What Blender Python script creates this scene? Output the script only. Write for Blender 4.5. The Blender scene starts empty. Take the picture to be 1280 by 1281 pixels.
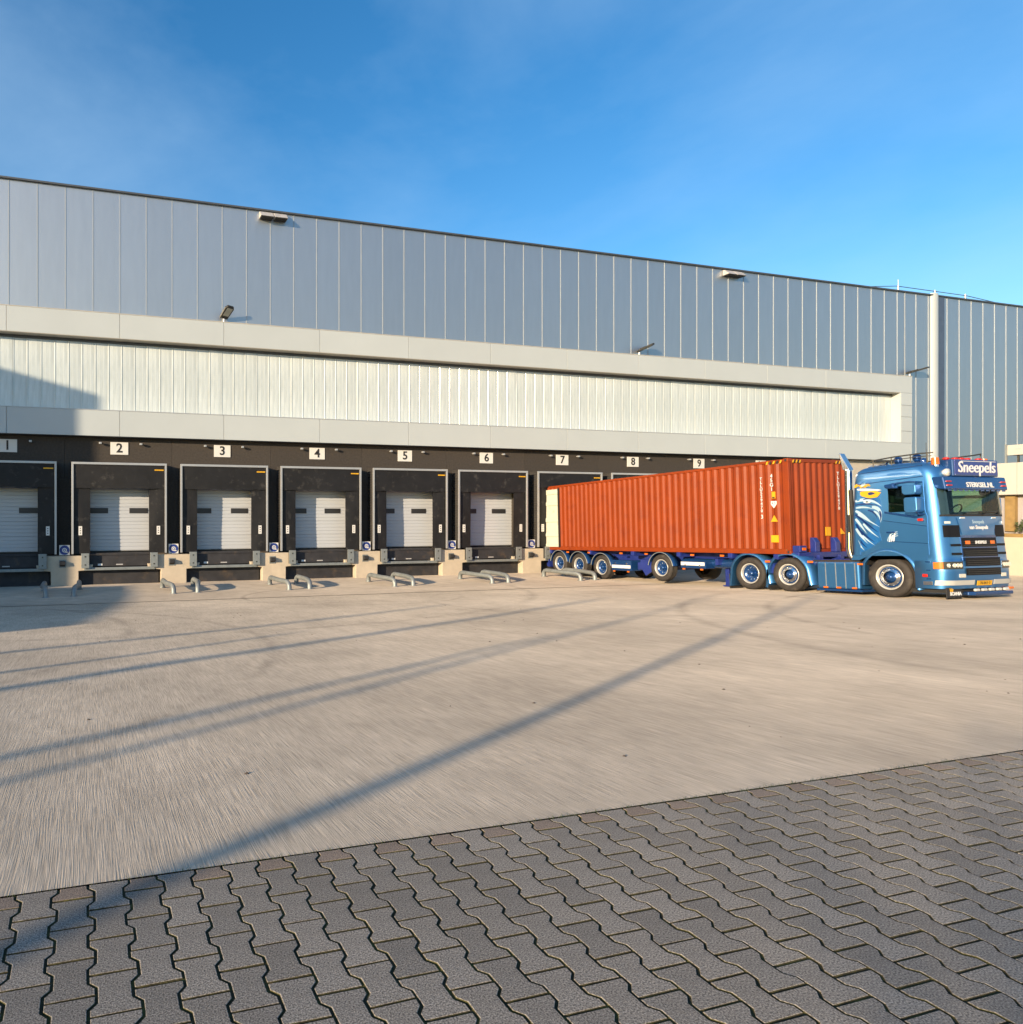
import bpy, math, random
from math import sin, cos, pi, radians, sqrt, atan2
from mathutils import Vector, Matrix
random.seed(7)
SC = bpy.context.scene
COL = SC.collection

# ---------------------------------------------------------------- camera
CAM_F, CAM_CX, CAM_CY, CAM_YAW, CAM_H = 868.342, 363.287, 643.761, 0.2848, 1.5392
cam_d = bpy.data.cameras.new('camera'); cam = bpy.data.objects.new('camera', cam_d); COL.objects.link(cam)
cam.location = (0, 0, CAM_H); cam.rotation_euler = (pi / 2, 0, -CAM_YAW)
cam_d.sensor_width = 36; cam_d.lens = CAM_F / 1280 * 36
cam_d.shift_x = (640 - CAM_CX) / 1280; cam_d.shift_y = (CAM_CY - 640.5) / 1280
cam_d.clip_start = 0.05; cam_d.clip_end = 3000
SC.camera = cam
SC.view_settings.view_transform = 'Standard'; SC.view_settings.look = 'None'
SC.view_settings.exposure = 1.32; SC.view_settings.gamma = 1; SC.view_settings.use_curve_mapping = False

# ---------------------------------------------------------------- sky and sun
SUN_EL, SUN_AZ = radians(11.8), radians(60.0)      # azimuth: light travels towards +Y turned 60 degrees to +X
wd = bpy.data.worlds.new('World'); SC.world = wd; wd.use_nodes = True
nt = wd.node_tree; nt.nodes.clear()
def N(t, k, **a):
    n = t.nodes.new(k)
    for q, v in a.items(): setattr(n, q, v)
    return n
sky = N(nt, 'ShaderNodeTexSky', sky_type='NISHITA', sun_disc=False, sun_elevation=SUN_EL, sun_rotation=SUN_AZ + pi,
        air_density=1.0, dust_density=0.6, ozone_density=2.2, altitude=50)
hs = N(nt, 'ShaderNodeHueSaturation'); hs.inputs['Saturation'].default_value = 1.36; hs.inputs['Hue'].default_value = 0.501
tint = N(nt, 'ShaderNodeMixRGB', blend_type='MULTIPLY'); tint.inputs['Fac'].default_value = 1; tint.inputs['Color2'].default_value = (0.94, 0.91, 0.90, 1)
nt.links.new(sky.outputs[0], tint.inputs['Color1']); nt.links.new(tint.outputs[0], hs.inputs['Color'])
tc = N(nt, 'ShaderNodeTexCoord'); mp = N(nt, 'ShaderNodeMapping'); mp.inputs['Scale'].default_value = (1.1, 0.8, 2.2)
mp.inputs['Rotation'].default_value = (0.2, 0.5, 0.6); mp.inputs['Location'].default_value = (1.7, 0.2, 0.6)
nt.links.new(tc.outputs['Generated'], mp.inputs['Vector'])
nz = N(nt, 'ShaderNodeTexNoise'); nz.inputs['Scale'].default_value = 2.0; nz.inputs['Detail'].default_value = 7
nz.inputs['Roughness'].default_value = 0.55; nz.inputs['Distortion'].default_value = 0.25
nt.links.new(mp.outputs[0], nz.inputs['Vector'])
mr = N(nt, 'ShaderNodeMapRange'); mr.inputs['From Min'].default_value = 0.40; mr.inputs['From Max'].default_value = 0.74
mr.inputs['To Min'].default_value = 0.0; mr.inputs['To Max'].default_value = 0.25
nt.links.new(nz.outputs['Fac'], mr.inputs['Value'])
mx = N(nt, 'ShaderNodeMixRGB'); mx.inputs['Color2'].default_value = (2.4, 3.35, 4.3, 1)
nt.links.new(mr.outputs[0], mx.inputs['Fac']); nt.links.new(hs.outputs[0], mx.inputs['Color1'])
bg = N(nt, 'ShaderNodeBackground'); bg.inputs['Strength'].default_value = 0.107
nt.links.new(mx.outputs[0], bg.inputs['Color'])
wo = N(nt, 'ShaderNodeOutputWorld'); nt.links.new(bg.outputs[0], wo.inputs['Surface'])
sd = bpy.data.lights.new('sun', 'SUN'); sun = bpy.data.objects.new('sun', sd); COL.objects.link(sun)
sd.energy = 3.3; sd.angle = radians(0.75); sd.color = (1.0, 0.77, 0.51)
sun_dir = Vector((sin(SUN_AZ) * cos(SUN_EL), cos(SUN_AZ) * cos(SUN_EL), -sin(SUN_EL)))
sun.rotation_euler = sun_dir.to_track_quat('-Z', 'Y').to_euler(); sun.location = (-40, -25, 30)

# ---------------------------------------------------------------- materials
def mat(name, col, rough=0.6, metal=0.0, var=0.12, vscale=3.0, bump=0.0, bscale=40.0, stretch=(1, 1, 1), coat=0.0,
        rnd=0.0, dirt=None, dscale=1.0, dlo=0.55, dhi=0.75, spec=0.5, emit=None, speck=0.0, sscale=300):
    m = bpy.data.materials.new(name); m.use_nodes = True; t = m.node_tree; b = t.nodes['Principled BSDF']
    b.inputs['Roughness'].default_value = rough; b.inputs['Metallic'].default_value = metal
    b.inputs['Coat Weight'].default_value = coat; b.inputs['Specular IOR Level'].default_value = spec
    b.inputs['Coat Roughness'].default_value = 0.06
    c = N(t, 'ShaderNodeTexCoord'); mpp = N(t, 'ShaderNodeMapping'); mpp.inputs['Scale'].default_value = stretch
    t.links.new(c.outputs['Object'], mpp.inputs['Vector'])
    n = N(t, 'ShaderNodeTexNoise'); n.inputs['Scale'].default_value = vscale; n.inputs['Detail'].default_value = 5
    t.links.new(mpp.outputs[0], n.inputs['Vector'])
    r = N(t, 'ShaderNodeMapRange'); r.inputs['From Min'].default_value = 0.25; r.inputs['From Max'].default_value = 0.75
    r.inputs['To Min'].default_value = 1 - var; r.inputs['To Max'].default_value = 1 + var
    t.links.new(n.outputs['Fac'], r.inputs['Value'])
    v = N(t, 'ShaderNodeVectorMath', operation='SCALE'); v.inputs[0].default_value = col[:3]
    fac = r.outputs[0]
    if rnd:
        oi = N(t, 'ShaderNodeObjectInfo'); r2 = N(t, 'ShaderNodeMapRange')
        r2.inputs['To Min'].default_value = 1 - rnd; r2.inputs['To Max'].default_value = 1 + rnd
        t.links.new(oi.outputs['Random'], r2.inputs['Value'])
        mm = N(t, 'ShaderNodeMath', operation='MULTIPLY'); t.links.new(fac, mm.inputs[0]); t.links.new(r2.outputs[0], mm.inputs[1]); fac = mm.outputs[0]
    if speck:
        n5 = N(t, 'ShaderNodeTexNoise'); n5.inputs['Scale'].default_value = sscale; n5.inputs['Detail'].default_value = 2
        t.links.new(c.outputs['Object'], n5.inputs['Vector']); r5 = N(t, 'ShaderNodeMapRange')
        r5.inputs['From Min'].default_value = 0.3; r5.inputs['From Max'].default_value = 0.7
        r5.inputs['To Min'].default_value = 1 - speck; r5.inputs['To Max'].default_value = 1 + speck
        t.links.new(n5.outputs['Fac'], r5.inputs['Value'])
        mm = N(t, 'ShaderNodeMath', operation='MULTIPLY'); t.links.new(fac, mm.inputs[0]); t.links.new(r5.outputs[0], mm.inputs[1]); fac = mm.outputs[0]
    t.links.new(fac, v.inputs['Scale'])
    out = v.outputs[0]
    if dirt:
        n3 = N(t, 'ShaderNodeTexNoise'); n3.inputs['Scale'].default_value = dscale; n3.inputs['Detail'].default_value = 8
        n3.inputs['Roughness'].default_value = 0.65
        t.links.new(mpp.outputs[0], n3.inputs['Vector']); r3 = N(t, 'ShaderNodeMapRange')
        r3.inputs['From Min'].default_value = dlo; r3.inputs['From Max'].default_value = dhi
        t.links.new(n3.outputs['Fac'], r3.inputs['Value']); x = N(t, 'ShaderNodeMixRGB'); x.inputs['Color2'].default_value = (*dirt, 1)
        t.links.new(r3.outputs[0], x.inputs['Fac']); t.links.new(out, x.inputs['Color1']); out = x.outputs[0]
    t.links.new(out, b.inputs['Base Color'])
    if bump:
        n4 = N(t, 'ShaderNodeTexNoise'); n4.inputs['Scale'].default_value = bscale; n4.inputs['Detail'].default_value = 4
        t.links.new(mpp.outputs[0], n4.inputs['Vector']); bp = N(t, 'ShaderNodeBump'); bp.inputs['Strength'].default_value = bump
        bp.inputs['Distance'].default_value = 0.01
        t.links.new(n4.outputs['Fac'], bp.inputs['Height']); t.links.new(bp.outputs[0], b.inputs['Normal'])
    if emit: b.inputs['Emission Color'].default_value = (*emit[0], 1); b.inputs['Emission Strength'].default_value = emit[1]
    return m

M = {}
M['cladding'] = mat('grey_blue_cladding', (0.47, 0.51, 0.55), 0.46, 0.9, 0.03, 1.5, 0.16, 1.4, (3.0, 1, 0.5), rnd=0.025)
M['joint'] = mat('pale_joint_metal', (0.34, 0.37, 0.39), 0.4, 0.2, 0.05)
M['coping'] = mat('dark_coping', (0.10, 0.11, 0.12), 0.45, 0.5)
M['fascia'] = mat('cream_white_fascia', (0.425, 0.47, 0.485), 0.42, 0.0, 0.03, 0.7, rnd=0.02, dirt=(0.37, 0.405, 0.415), dscale=0.8, dlo=0.62, dhi=0.95)
M['slate'] = mat('slate_blue_trim', (0.07, 0.10, 0.16), 0.5, 0.2)
M['soffit'] = mat('soffit_metal', (0.45, 0.42, 0.36), 0.5)
M['poly'] = mat('milky_translucent_sheet', (0.53, 0.59, 0.60), 0.20, 0.0, 0.06, 1.0, 0.10, 1.3, (4, 1, 0.6), rnd=0.05, spec=0.8, dirt=(0.40, 0.45, 0.445), dscale=0.55, dlo=0.46, dhi=0.66)
M['polyrib'] = mat('translucent_sheet_rib', (0.80, 0.80, 0.75), 0.25)
M['black_wall'] = mat('dark_brown_plaster', (0.042, 0.036, 0.031), 0.85, 0, 0.25, 14, 0.6, 60, rnd=0.06)
M['curtain'] = mat('black_rubber_curtain', (0.011, 0.011, 0.012), 0.6, 0, 0.3, 2.5, 0.2, 8, spec=0.35, dirt=(0.085, 0.08, 0.073), dscale=3.2, dlo=0.56, dhi=0.84)
M['bellows'] = mat('black_shelter_fabric', (0.035, 0.033, 0.032), 0.8, 0, 0.2, 4, 0.3, 30)
M['alu'] = mat('aluminium_frame', (0.40, 0.415, 0.43), 0.35, 0.35, 0.06)
M['door'] = mat('light_grey_door', (0.45, 0.48, 0.52), 0.28, 0, 0.03, 1.0, rnd=0.02)
M['black'] = mat('black_rubber', (0.02, 0.02, 0.021), 0.7, 0, 0.2)
M['window'] = mat('dark_window', (0.03, 0.032, 0.035), 0.12, 0, 0.1)
M['wframe'] = mat('window_frame_black', (0.025, 0.025, 0.027), 0.45)
M['plinth'] = mat('cream_concrete', (0.48, 0.415, 0.32), 0.85, 0, 0.10, 3, 0.25, 60, dirt=(0.33, 0.29, 0.22), dscale=1.6, dlo=0.58, dhi=0.85)
M['galv'] = mat('galvanised_steel', (0.25, 0.275, 0.275), 0.5, 0.4, 0.15, 6, 0.1, 30, dirt=(0.15, 0.15, 0.135), dscale=5, dlo=0.6, dhi=0.8)
M['pit'] = mat('pit_dark_steel', (0.028, 0.028, 0.032), 0.7, 0.1, 0.3, 4, dirt=(0.10, 0.07, 0.045), dscale=2.5, dlo=0.55, dhi=0.8)
M['signwhite'] = mat('sign_white', (0.64, 0.64, 0.62), 0.5, 0, 0.02)
M['ink'] = mat('sign_black_ink', (0.02, 0.02, 0.02), 0.6)
M['blue'] = mat('sign_blue', (0.015, 0.04, 0.22), 0.4)
M['yellow'] = mat('yellow_print', (0.62, 0.33, 0.01), 0.5)
M['hood'] = mat('weathered_metal_hood', (0.45, 0.44, 0.43), 0.6, 0.2, 0.15, 5)
M['lampbody'] = mat('dark_lamp_body', (0.05, 0.048, 0.04), 0.4, 0.3)
M['lens'] = mat('lamp_lens', (0.50, 0.48, 0.38), 0.15)
M['container'] = mat('orange_red_container_paint', (0.225, 0.036, 0.005), 0.5, 0, 0.09, 1.2, 0.08, 10, rnd=0.0, spec=0.3, dirt=(0.15, 0.023, 0.009), dscale=1.7, dlo=0.5, dhi=0.8)
M['contdoor'] = mat('dirty_white_door', (0.52, 0.54, 0.45), 0.6, 0, 0.08, 3, 0.1, 20, dirt=(0.29, 0.28, 0.20), dscale=3, dlo=0.55, dhi=0.8)
M['white'] = mat('white_print', (0.66, 0.67, 0.67), 0.5, 0, 0.02)
M['truck'] = mat('metallic_blue_paint', (0.052, 0.205, 0.46), 0.38, 0.72, 0.03, 2.0, coat=0.7)
M['truckdark'] = mat('deep_blue_paint', (0.012, 0.06, 0.20), 0.25, 0.4, 0.03, coat=0.6)
M['chassis'] = mat('royal_blue_chassis', (0.018, 0.035, 0.21), 0.35, 0.1, 0.15, 4, coat=0.2)
M['chrome'] = mat('polished_steel', (0.78, 0.78, 0.78), 0.12, 1.0, 0.02)
M['tyre'] = mat('tyre_rubber', (0.032, 0.028, 0.025), 0.75, 0, 0.2, 8, 0.15, 60, dirt=(0.09, 0.075, 0.06), dscale=4, dlo=0.55, dhi=0.8)
M['rim'] = mat('white_painted_rim', (0.55, 0.55, 0.52), 0.3, 0.3, 0.04)
M['glass'] = mat('truck_glass', (0.018, 0.035, 0.035), 0.03, 0, 0.1, spec=0.9)
gm = bpy.data.materials.new('tinted_glass'); gm.use_nodes = True; gt = gm.node_tree; gt.nodes.clear()
g1 = N(gt, 'ShaderNodeBsdfTransparent'); g1.inputs[0].default_value = (0.52, 0.68, 0.60, 1); g2 = N(gt, 'ShaderNodeBsdfGlossy'); g2.inputs['Roughness'].default_value = 0.02
g2.inputs[0].default_value = (.9, .95, 1, 1); gf = N(gt, 'ShaderNodeFresnel'); gf.inputs[0].default_value = 1.5; gmix = N(gt, 'ShaderNodeMixShader'); go = N(gt, 'ShaderNodeOutputMaterial')
gt.links.new(gf.outputs[0], gmix.inputs[0]); gt.links.new(g1.outputs[0], gmix.inputs[1]); gt.links.new(g2.outputs[0], gmix.inputs[2]); gt.links.new(gmix.outputs[0], go.inputs[0])
M['tglass'] = gm
M['trim'] = mat('dark_cab_trim', (0.035, 0.038, 0.042), 0.7, 0, 0.1)
M['interior'] = mat('cab_trim', (0.30, 0.42, 0.36), 0.6)
M['amber'] = mat('amber_lens', (0.60, 0.13, 0.01), 0.2)
M['red'] = mat('red_lens', (0.45, 0.02, 0.015), 0.2)
M['clear'] = mat('clear_lamp', (0.75, 0.74, 0.68), 0.1, 0.4)
M['grille'] = mat('black_grille', (0.006, 0.006, 0.008), 0.6, spec=0.25)
M['plate'] = mat('yellow_number_plate', (0.62, 0.33, 0.01), 0.4)
M['eagle_light'] = mat('mural_light_blue', (0.36, 0.52, 0.64), 0.3, 0.1, coat=0.6)
M['eagle_mid'] = mat('mural_mid_blue', (0.015, 0.13, 0.38), 0.3, 0.2, coat=0.6)
M['eagle_dark'] = mat('mural_dark_blue', (0.005, 0.03, 0.15), 0.3, 0.2, coat=0.6)
M['cream'] = mat('cream_cladding', (0.44, 0.44, 0.40), 0.6, 0, 0.04)
M['pink'] = mat('pale_mauve_wall', (0.34, 0.32, 0.32), 0.8, 0, 0.05, bump=0.2)
M['sand'] = mat('sandy_wall', (0.46, 0.42, 0.33), 0.85, 0, 0.06, 2, 0.2, 30)
M['wood'] = mat('brown_timber', (0.26, 0.17, 0.06), 0.7, 0, 0.2, 4)
M['leaf'] = mat('plant_leaf', (0.06, 0.085, 0.03), 0.6, 0, 0.3, 9)
M['bark'] = mat('bark', (0.09, 0.07, 0.055), 0.9, 0, 0.3, 8)
M['brick'] = mat('grey_hall_wall', (0.38, 0.36, 0.33), 0.8)
M['paver'] = mat('grey_paving_stone', (0.198, 0.182, 0.160), 0.8, 0, 0.14, 6, 0.3, 300, rnd=0.16, speck=0.8, sscale=170, dirt=(0.10, 0.092, 0.075), dscale=3.5, dlo=0.6, dhi=0.85)
M['paverbrown'] = mat('brown_paving_stone', (0.195, 0.156, 0.125), 0.8, 0, 0.12, 6, 0.3, 300, rnd=0.12, speck=0.7, sscale=170)
M['moss'] = mat('mossy_joint_soil', (0.040, 0.036, 0.014), 0.95, 0, 0.5, 22, 0.8, 120, dirt=(0.10, 0.098, 0.016), dscale=12, dlo=0.5, dhi=0.68)
for k_ in ('paver', 'paverbrown'): M[k_].node_tree.nodes['Principled BSDF'].inputs['Diffuse Roughness'].default_value = 0.4
M['soil'] = mat('far_ground', (0.28, 0.25, 0.21), 0.9, 0, 0.15, 0.4)

def concrete(name, base, axis_scale):
    m = bpy.data.materials.new(name); m.use_nodes = True; t = m.node_tree; b = t.nodes['Principled BSDF']
    b.inputs['Roughness'].default_value = 0.85; b.inputs['Diffuse Roughness'].default_value = 0.38; b.inputs['Specular IOR Level'].default_value = 0.3
    c = N(t, 'ShaderNodeTexCoord')
    lo = N(t, 'ShaderNodeTexNoise'); lo.inputs['Scale'].default_value = 0.9; lo.inputs['Detail'].default_value = 2
    t.links.new(c.outputs['Object'], lo.inputs['Vector'])
    ws = N(t, 'ShaderNodeVectorMath', operation='MULTIPLY_ADD'); ws.inputs[1].default_value = (0.05, 0.0, 0)
    t.links.new(lo.outputs['Color'], ws.inputs[0]); t.links.new(c.outputs['Object'], ws.inputs[2])
    def noise(scale, vec3, det=3, rough=0.5, src=ws):
        mm = N(t, 'ShaderNodeMapping'); mm.inputs['Scale'].default_value = vec3; t.links.new(src.outputs[0] if src is ws else src, mm.inputs['Vector'])
        n = N(t, 'ShaderNodeTexNoise'); n.inputs['Scale'].default_value = scale; n.inputs['Detail'].default_value = det
        n.inputs['Roughness'].default_value = rough; t.links.new(mm.outputs[0], n.inputs['Vector']); return n.outputs['Fac']
    def rng(s, a, bb, c2, d):
        r = N(t, 'ShaderNodeMapRange'); r.inputs['From Min'].default_value = a; r.inputs['From Max'].default_value = bb
        r.inputs['To Min'].default_value = c2; r.inputs['To Max'].default_value = d; t.links.new(s, r.inputs['Value']); return r.outputs[0]
    def mul(p, q):
        x = N(t, 'ShaderNodeMath', operation='MULTIPLY'); t.links.new(p, x.inputs[0]); t.links.new(q, x.inputs[1]); return x.outputs[0]
    fine = noise(1.0, axis_scale, 3, 0.6)
    mid = noise(1.0, (axis_scale[0] * 0.12, axis_scale[1] * 0.35, 1), 4, 0.6)
    blot = noise(0.28, (1, 1, 1), 6, 0.6); spot = noise(2.3, (1, 0.6, 1), 6, 0.7)
    f = mul(mul(rng(fine, 0.38, 0.60, 0.77, 1.10), rng(mid, 0.3, 0.7, 0.93, 1.06)), mul(rng(blot, 0.3, 0.72, 0.78, 1.16), rng(spot, 0.38, 0.78, 1.06, 0.84)))
    # worn tyre arcs
    sx = N(t, 'ShaderNodeSeparateXYZ'); t.links.new(c.outputs['Object'], sx.inputs[0])
    for (ax, ay, R, wdt, dk) in ((24.0, 2.0, 13.6, 0.16, 0.10), (24.4, 1.6, 15.9, 0.20, 0.09), (-9.0, 14.0, 9.8, 0.2, 0.10), (2.0, 26.0, 13.5, 0.22, 0.09), (8.0, 20.5, 3.4, 0.12, 0.12), (14.0, 16.0, 5.0, 0.14, 0.10), (-6, 12, 8.9, .15, .12)):
        d1 = N(t, 'ShaderNodeVectorMath', operation='DISTANCE'); d1.inputs[1].default_value = (ax, ay, 0)
        cb = N(t, 'ShaderNodeCombineXYZ'); t.links.new(sx.outputs[0], cb.inputs[0]); t.links.new(sx.outputs[1], cb.inputs[1])
        t.links.new(cb.outputs[0], d1.inputs[0])
        s1 = N(t, 'ShaderNodeMath', operation='SUBTRACT'); t.links.new(d1.outputs['Value'], s1.inputs[0]); s1.inputs[1].default_value = R
        a1 = N(t, 'ShaderNodeMath', operation='ABSOLUTE'); t.links.new(s1.outputs[0], a1.inputs[0])
        k = rng(a1.outputs[0], 0.0, wdt, 1.0, 0.0); k2 = mul(k, rng(noise(0.5, (1, 1, 1), 4, 0.7), 0.40, 0.58, 0, min(.4, dk * 2.6)))
        o = N(t, 'ShaderNodeMath', operation='SUBTRACT'); o.inputs[0].default_value = 1.0; t.links.new(k2, o.inputs[1]); f = mul(f, o.outputs[0])
    v = N(t, 'ShaderNodeVectorMath', operation='SCALE'); v.inputs[0].default_value = base; t.links.new(f, v.inputs['Scale'])
    t.links.new(v.outputs[0], b.inputs['Base Color'])
    bp = N(t, 'ShaderNodeBump'); bp.inputs['Strength'].default_value = 0.8; bp.inputs['Distance'].default_value = 0.005
    t.links.new(fine, bp.inputs['Height']); t.links.new(bp.outputs[0], b.inputs['Normal'])
    return m
M['concrete'] = concrete('brushed_concrete', (0.495, 0.425, 0.335), (150, 3.2, 1))
M['apron'] = concrete('apron_concrete', (0.48, 0.41, 0.325), (1.3, 30, 1))

# ---------------------------------------------------------------- mesh helpers
class MB:
    def __init__(s): s.v = []; s.f = []; s.sm = []
    def add(s, vs, fs, smooth=False):
        o = len(s.v); s.v += [tuple(p) for p in vs]; s.f += [tuple(i + o for i in f) for f in fs]; s.sm += [smooth] * len(fs); return s
    def box(s, x0, x1, y0, y1, z0, z1):
        return s.add([(x0, y0, z0), (x1, y0, z0), (x1, y1, z0), (x0, y1, z0), (x0, y0, z1), (x1, y0, z1), (x1, y1, z1), (x0, y1, z1)],
                     [(3, 2, 1, 0), (4, 5, 6, 7), (0, 1, 5, 4), (1, 2, 6, 5), (2, 3, 7, 6), (3, 0, 4, 7)])
    def cbox(s, x, y, z, a, b, c): return s.box(x - a / 2, x + a / 2, y - b / 2, y + b / 2, z - c / 2, z + c / 2)
    def prism(s, poly, axis, a0, a1):
        n = len(poly)
        def P(p, a):
            return (a, p[0], p[1]) if axis == 'x' else (p[0], a, p[1]) if axis == 'y' else (p[0], p[1], a)
        return s.add([P(p, a0) for p in poly] + [P(p, a1) for p in poly],
                     [tuple(range(n)), tuple(range(2 * n - 1, n - 1, -1))] + [(i, n + i, n + (i + 1) % n, (i + 1) % n) for i in range(n)])
    def tube(s, pts, r, n=8, cap=True):
        pts = [Vector(p) for p in pts]; vs = []; fs = []; rs = r if isinstance(r, (list, tuple)) else [r] * len(pts); up = None
        for i, p in enumerate(pts):
            d = (pts[min(i + 1, len(pts) - 1)] - pts[max(i - 1, 0)]).normalized()
            if up is None: up = Vector((0, 0, 1)) if abs(d.z) < .9 else Vector((1, 0, 0))
            a = d.cross(up).normalized(); b = a.cross(d).normalized(); up = b
            for k in range(n):
                t = 2 * pi * k / n; vs.append(p + (a * cos(t) + b * sin(t)) * rs[i])
        for i in range(len(pts) - 1):
            for k in range(n):
                fs.append((i * n + k, i * n + (k + 1) % n, (i + 1) * n + (k + 1) % n, (i + 1) * n + k))
        s.add(vs, fs, True)
        if cap: s.add([vs[k] for k in range(n)], [tuple(range(n - 1, -1, -1))]); s.add([vs[-n + k] for k in range(n)], [tuple(range(n))])
        return s
    def lathe(s, prof, n, c, axis='x'):
        vs = []; fs = []; m = len(prof)
        for k in range(n):
            t = 2 * pi * k / n
            for (a, r) in prof:
                q = (a, r * cos(t), r * sin(t)) if axis == 'x' else (r * cos(t), r * sin(t), a)
                vs.append((c[0] + q[0], c[1] + q[1], c[2] + q[2]))
        for k in range(n):
            for j in range(m - 1):
                fs.append((k * m + j, k * m + j + 1, ((k + 1) % n) * m + j + 1, ((k + 1) % n) * m + j))
        return s.add(vs, fs, True)
    def grid(s, rows, smooth=True, closed=False):
        m = len(rows[0]); vs = [p for r in rows for p in r]; fs = []
        for i in range(len(rows) - 1):
            for j in range(m - 1 + (1 if closed else 0)):
                fs.append((i * m + j, i * m + (j + 1) % m, (i + 1) * m + (j + 1) % m, (i + 1) * m + j))
        return s.add(vs, fs, smooth)
    def mesh(s, name, m, m2=None, side=None):
        me = bpy.data.meshes.new(name); me.from_pydata(s.v, [], s.f); me.materials.append(m)
        if m2:
            me.materials.append(m2); me.polygons.foreach_set('material_index', [side(i) for i in range(len(s.f))])
        me.polygons.foreach_set('use_smooth', s.sm); me.update()
        return me
def link(name, me, parent=None, bevel=0.0, recalc=True):
    o = bpy.data.objects.new(name, me); COL.objects.link(o)
    if parent is not None: o.parent = parent
    if bevel:
        b = o.modifiers.new('bevel', 'BEVEL'); b.width = bevel; b.segments = 2; b.limit_method = 'ANGLE'; b.angle_limit = radians(40)
    return o
def part(name, mb, m, parent=None, bevel=0.0, label=None, wl=True):
    me = mb.mesh(name, M[m] if isinstance(m, str) else m)
    import bmesh
    bm = bmesh.new(); bm.from_mesh(me); bmesh.ops.recalc_face_normals(bm, faces=bm.faces); bm.to_mesh(me); bm.free()
    o = link(name, me, parent, bevel)
    if parent is not None and wl:          # vertices written in world coordinates below an unrotated thing
        p = parent; off = Vector((0, 0, 0))
        while p is not None: off += p.location; p = p.parent
        o.location = -off
    if label: o['label'] = label
    return o
def tag(o, label, cat, group=None):
    o['label'] = label; o['category'] = cat
    if group: o['group'] = group
    return o
def thing(name, loc, label, cat, group=None, rot=(0, 0, 0)):
    o = bpy.data.objects.new(name, None); COL.objects.link(o); o.location = loc; o.rotation_euler = rot; o.empty_display_size = .3
    return tag(o, label, cat, group)
def kind(o, k='structure'): o['kind'] = k; return o
def copy_tree(o, parent=None, d=None):
    c = o.copy(); COL.objects.link(c)
    if parent is not None: c.parent = parent
    if d is not None: c.location = o.location + Vector(d)
    for ch in o.children: copy_tree(ch, c)
    return c
def text(name, s, size, m, parent, loc, rot, shear=0.0, sx=1.0, extrude=0.004, align='CENTER', bold=0.0, space=1.0, mid=True):
    cu = bpy.data.curves.new(name, 'FONT'); cu.body = s; cu.size = size; cu.align_x = align; cu.align_y = 'CENTER' if mid else 'TOP'
    cu.extrude = extrude; cu.shear = shear; cu.offset = bold; cu.space_character = space; cu.space_line = 0.86; cu.resolution_u = 3
    tmp = bpy.data.objects.new('tmp', cu); COL.objects.link(tmp)
    dg = bpy.context.evaluated_depsgraph_get(); me = bpy.data.meshes.new_from_object(tmp.evaluated_get(dg))
    bpy.data.objects.remove(tmp); bpy.data.curves.remove(cu)
    me.name = name; me.materials.clear(); me.materials.append(M[m]); me.transform(Matrix.Diagonal((sx, 1, 1, 1)))
    o = bpy.data.objects.new(name, me); COL.objects.link(o); o.parent = parent; o.location = loc; o.rotation_euler = rot
    return o
def gz(y):
    K = [(-100, 0), (3.0, 0), (8.0, -.325), (13.2, -.665), (16, -.80), (17.3, -.87), (20, -1.0), (22, -1.08), (24, -1.135), (28, -1.15), (400, -1.15)]
    for (a, p), (b, q) in zip(K, K[1:]):
        if y <= b: return p + (q - p) * (y - a) / (b - a)
    return -1.15
def pxl(x, y, z):
    c, s = cos(CAM_YAW), sin(CAM_YAW); r = x * c - y * s; d = x * s + y * c
    if d < .05: return (-9999, -9999, d)
    return (CAM_CX + CAM_F * r / d, CAM_CY - CAM_F * (z - CAM_H) / d, d)

WALL = 28.0
PITCH = 4.081
def bayx(n): return 1.2255 + PITCH * (n - 2)

# ================================================================ GROUND
EDGE = 3.007
def strip(name, x0, x1, ys, dz, m, nx=1):
    mb = MB(); rows = []
    for y in ys: rows.append([(x0 + (x1 - x0) * i / nx, y, gz(y) + dz) for i in range(nx + 1)])
    return kind(part(name, mb.grid(rows), m))
def frange(a, b, st):
    n = max(1, int(round((b - a) / st))); return [a + (b - a) * i / n for i in range(n + 1)]
strip('ground', -900, 900, [-900, -100, 0, 3] + frange(3.5, 28, .5) + [40, 200, 900], -0.06, 'soil')
strip('concrete_yard', -70, 70, frange(EDGE + 0.008, 20.80, .25), 0, 'concrete')
strip('dock_apron', -70, 70, frange(20.93, 28.4, .25), 0, 'apron')
strip('yard_joint', -70, 70, [20.74, 21.0], -0.018, 'black')
strip('concrete_yard', -70, -16, [-60, EDGE - .5], 0.004, 'concrete')
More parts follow.
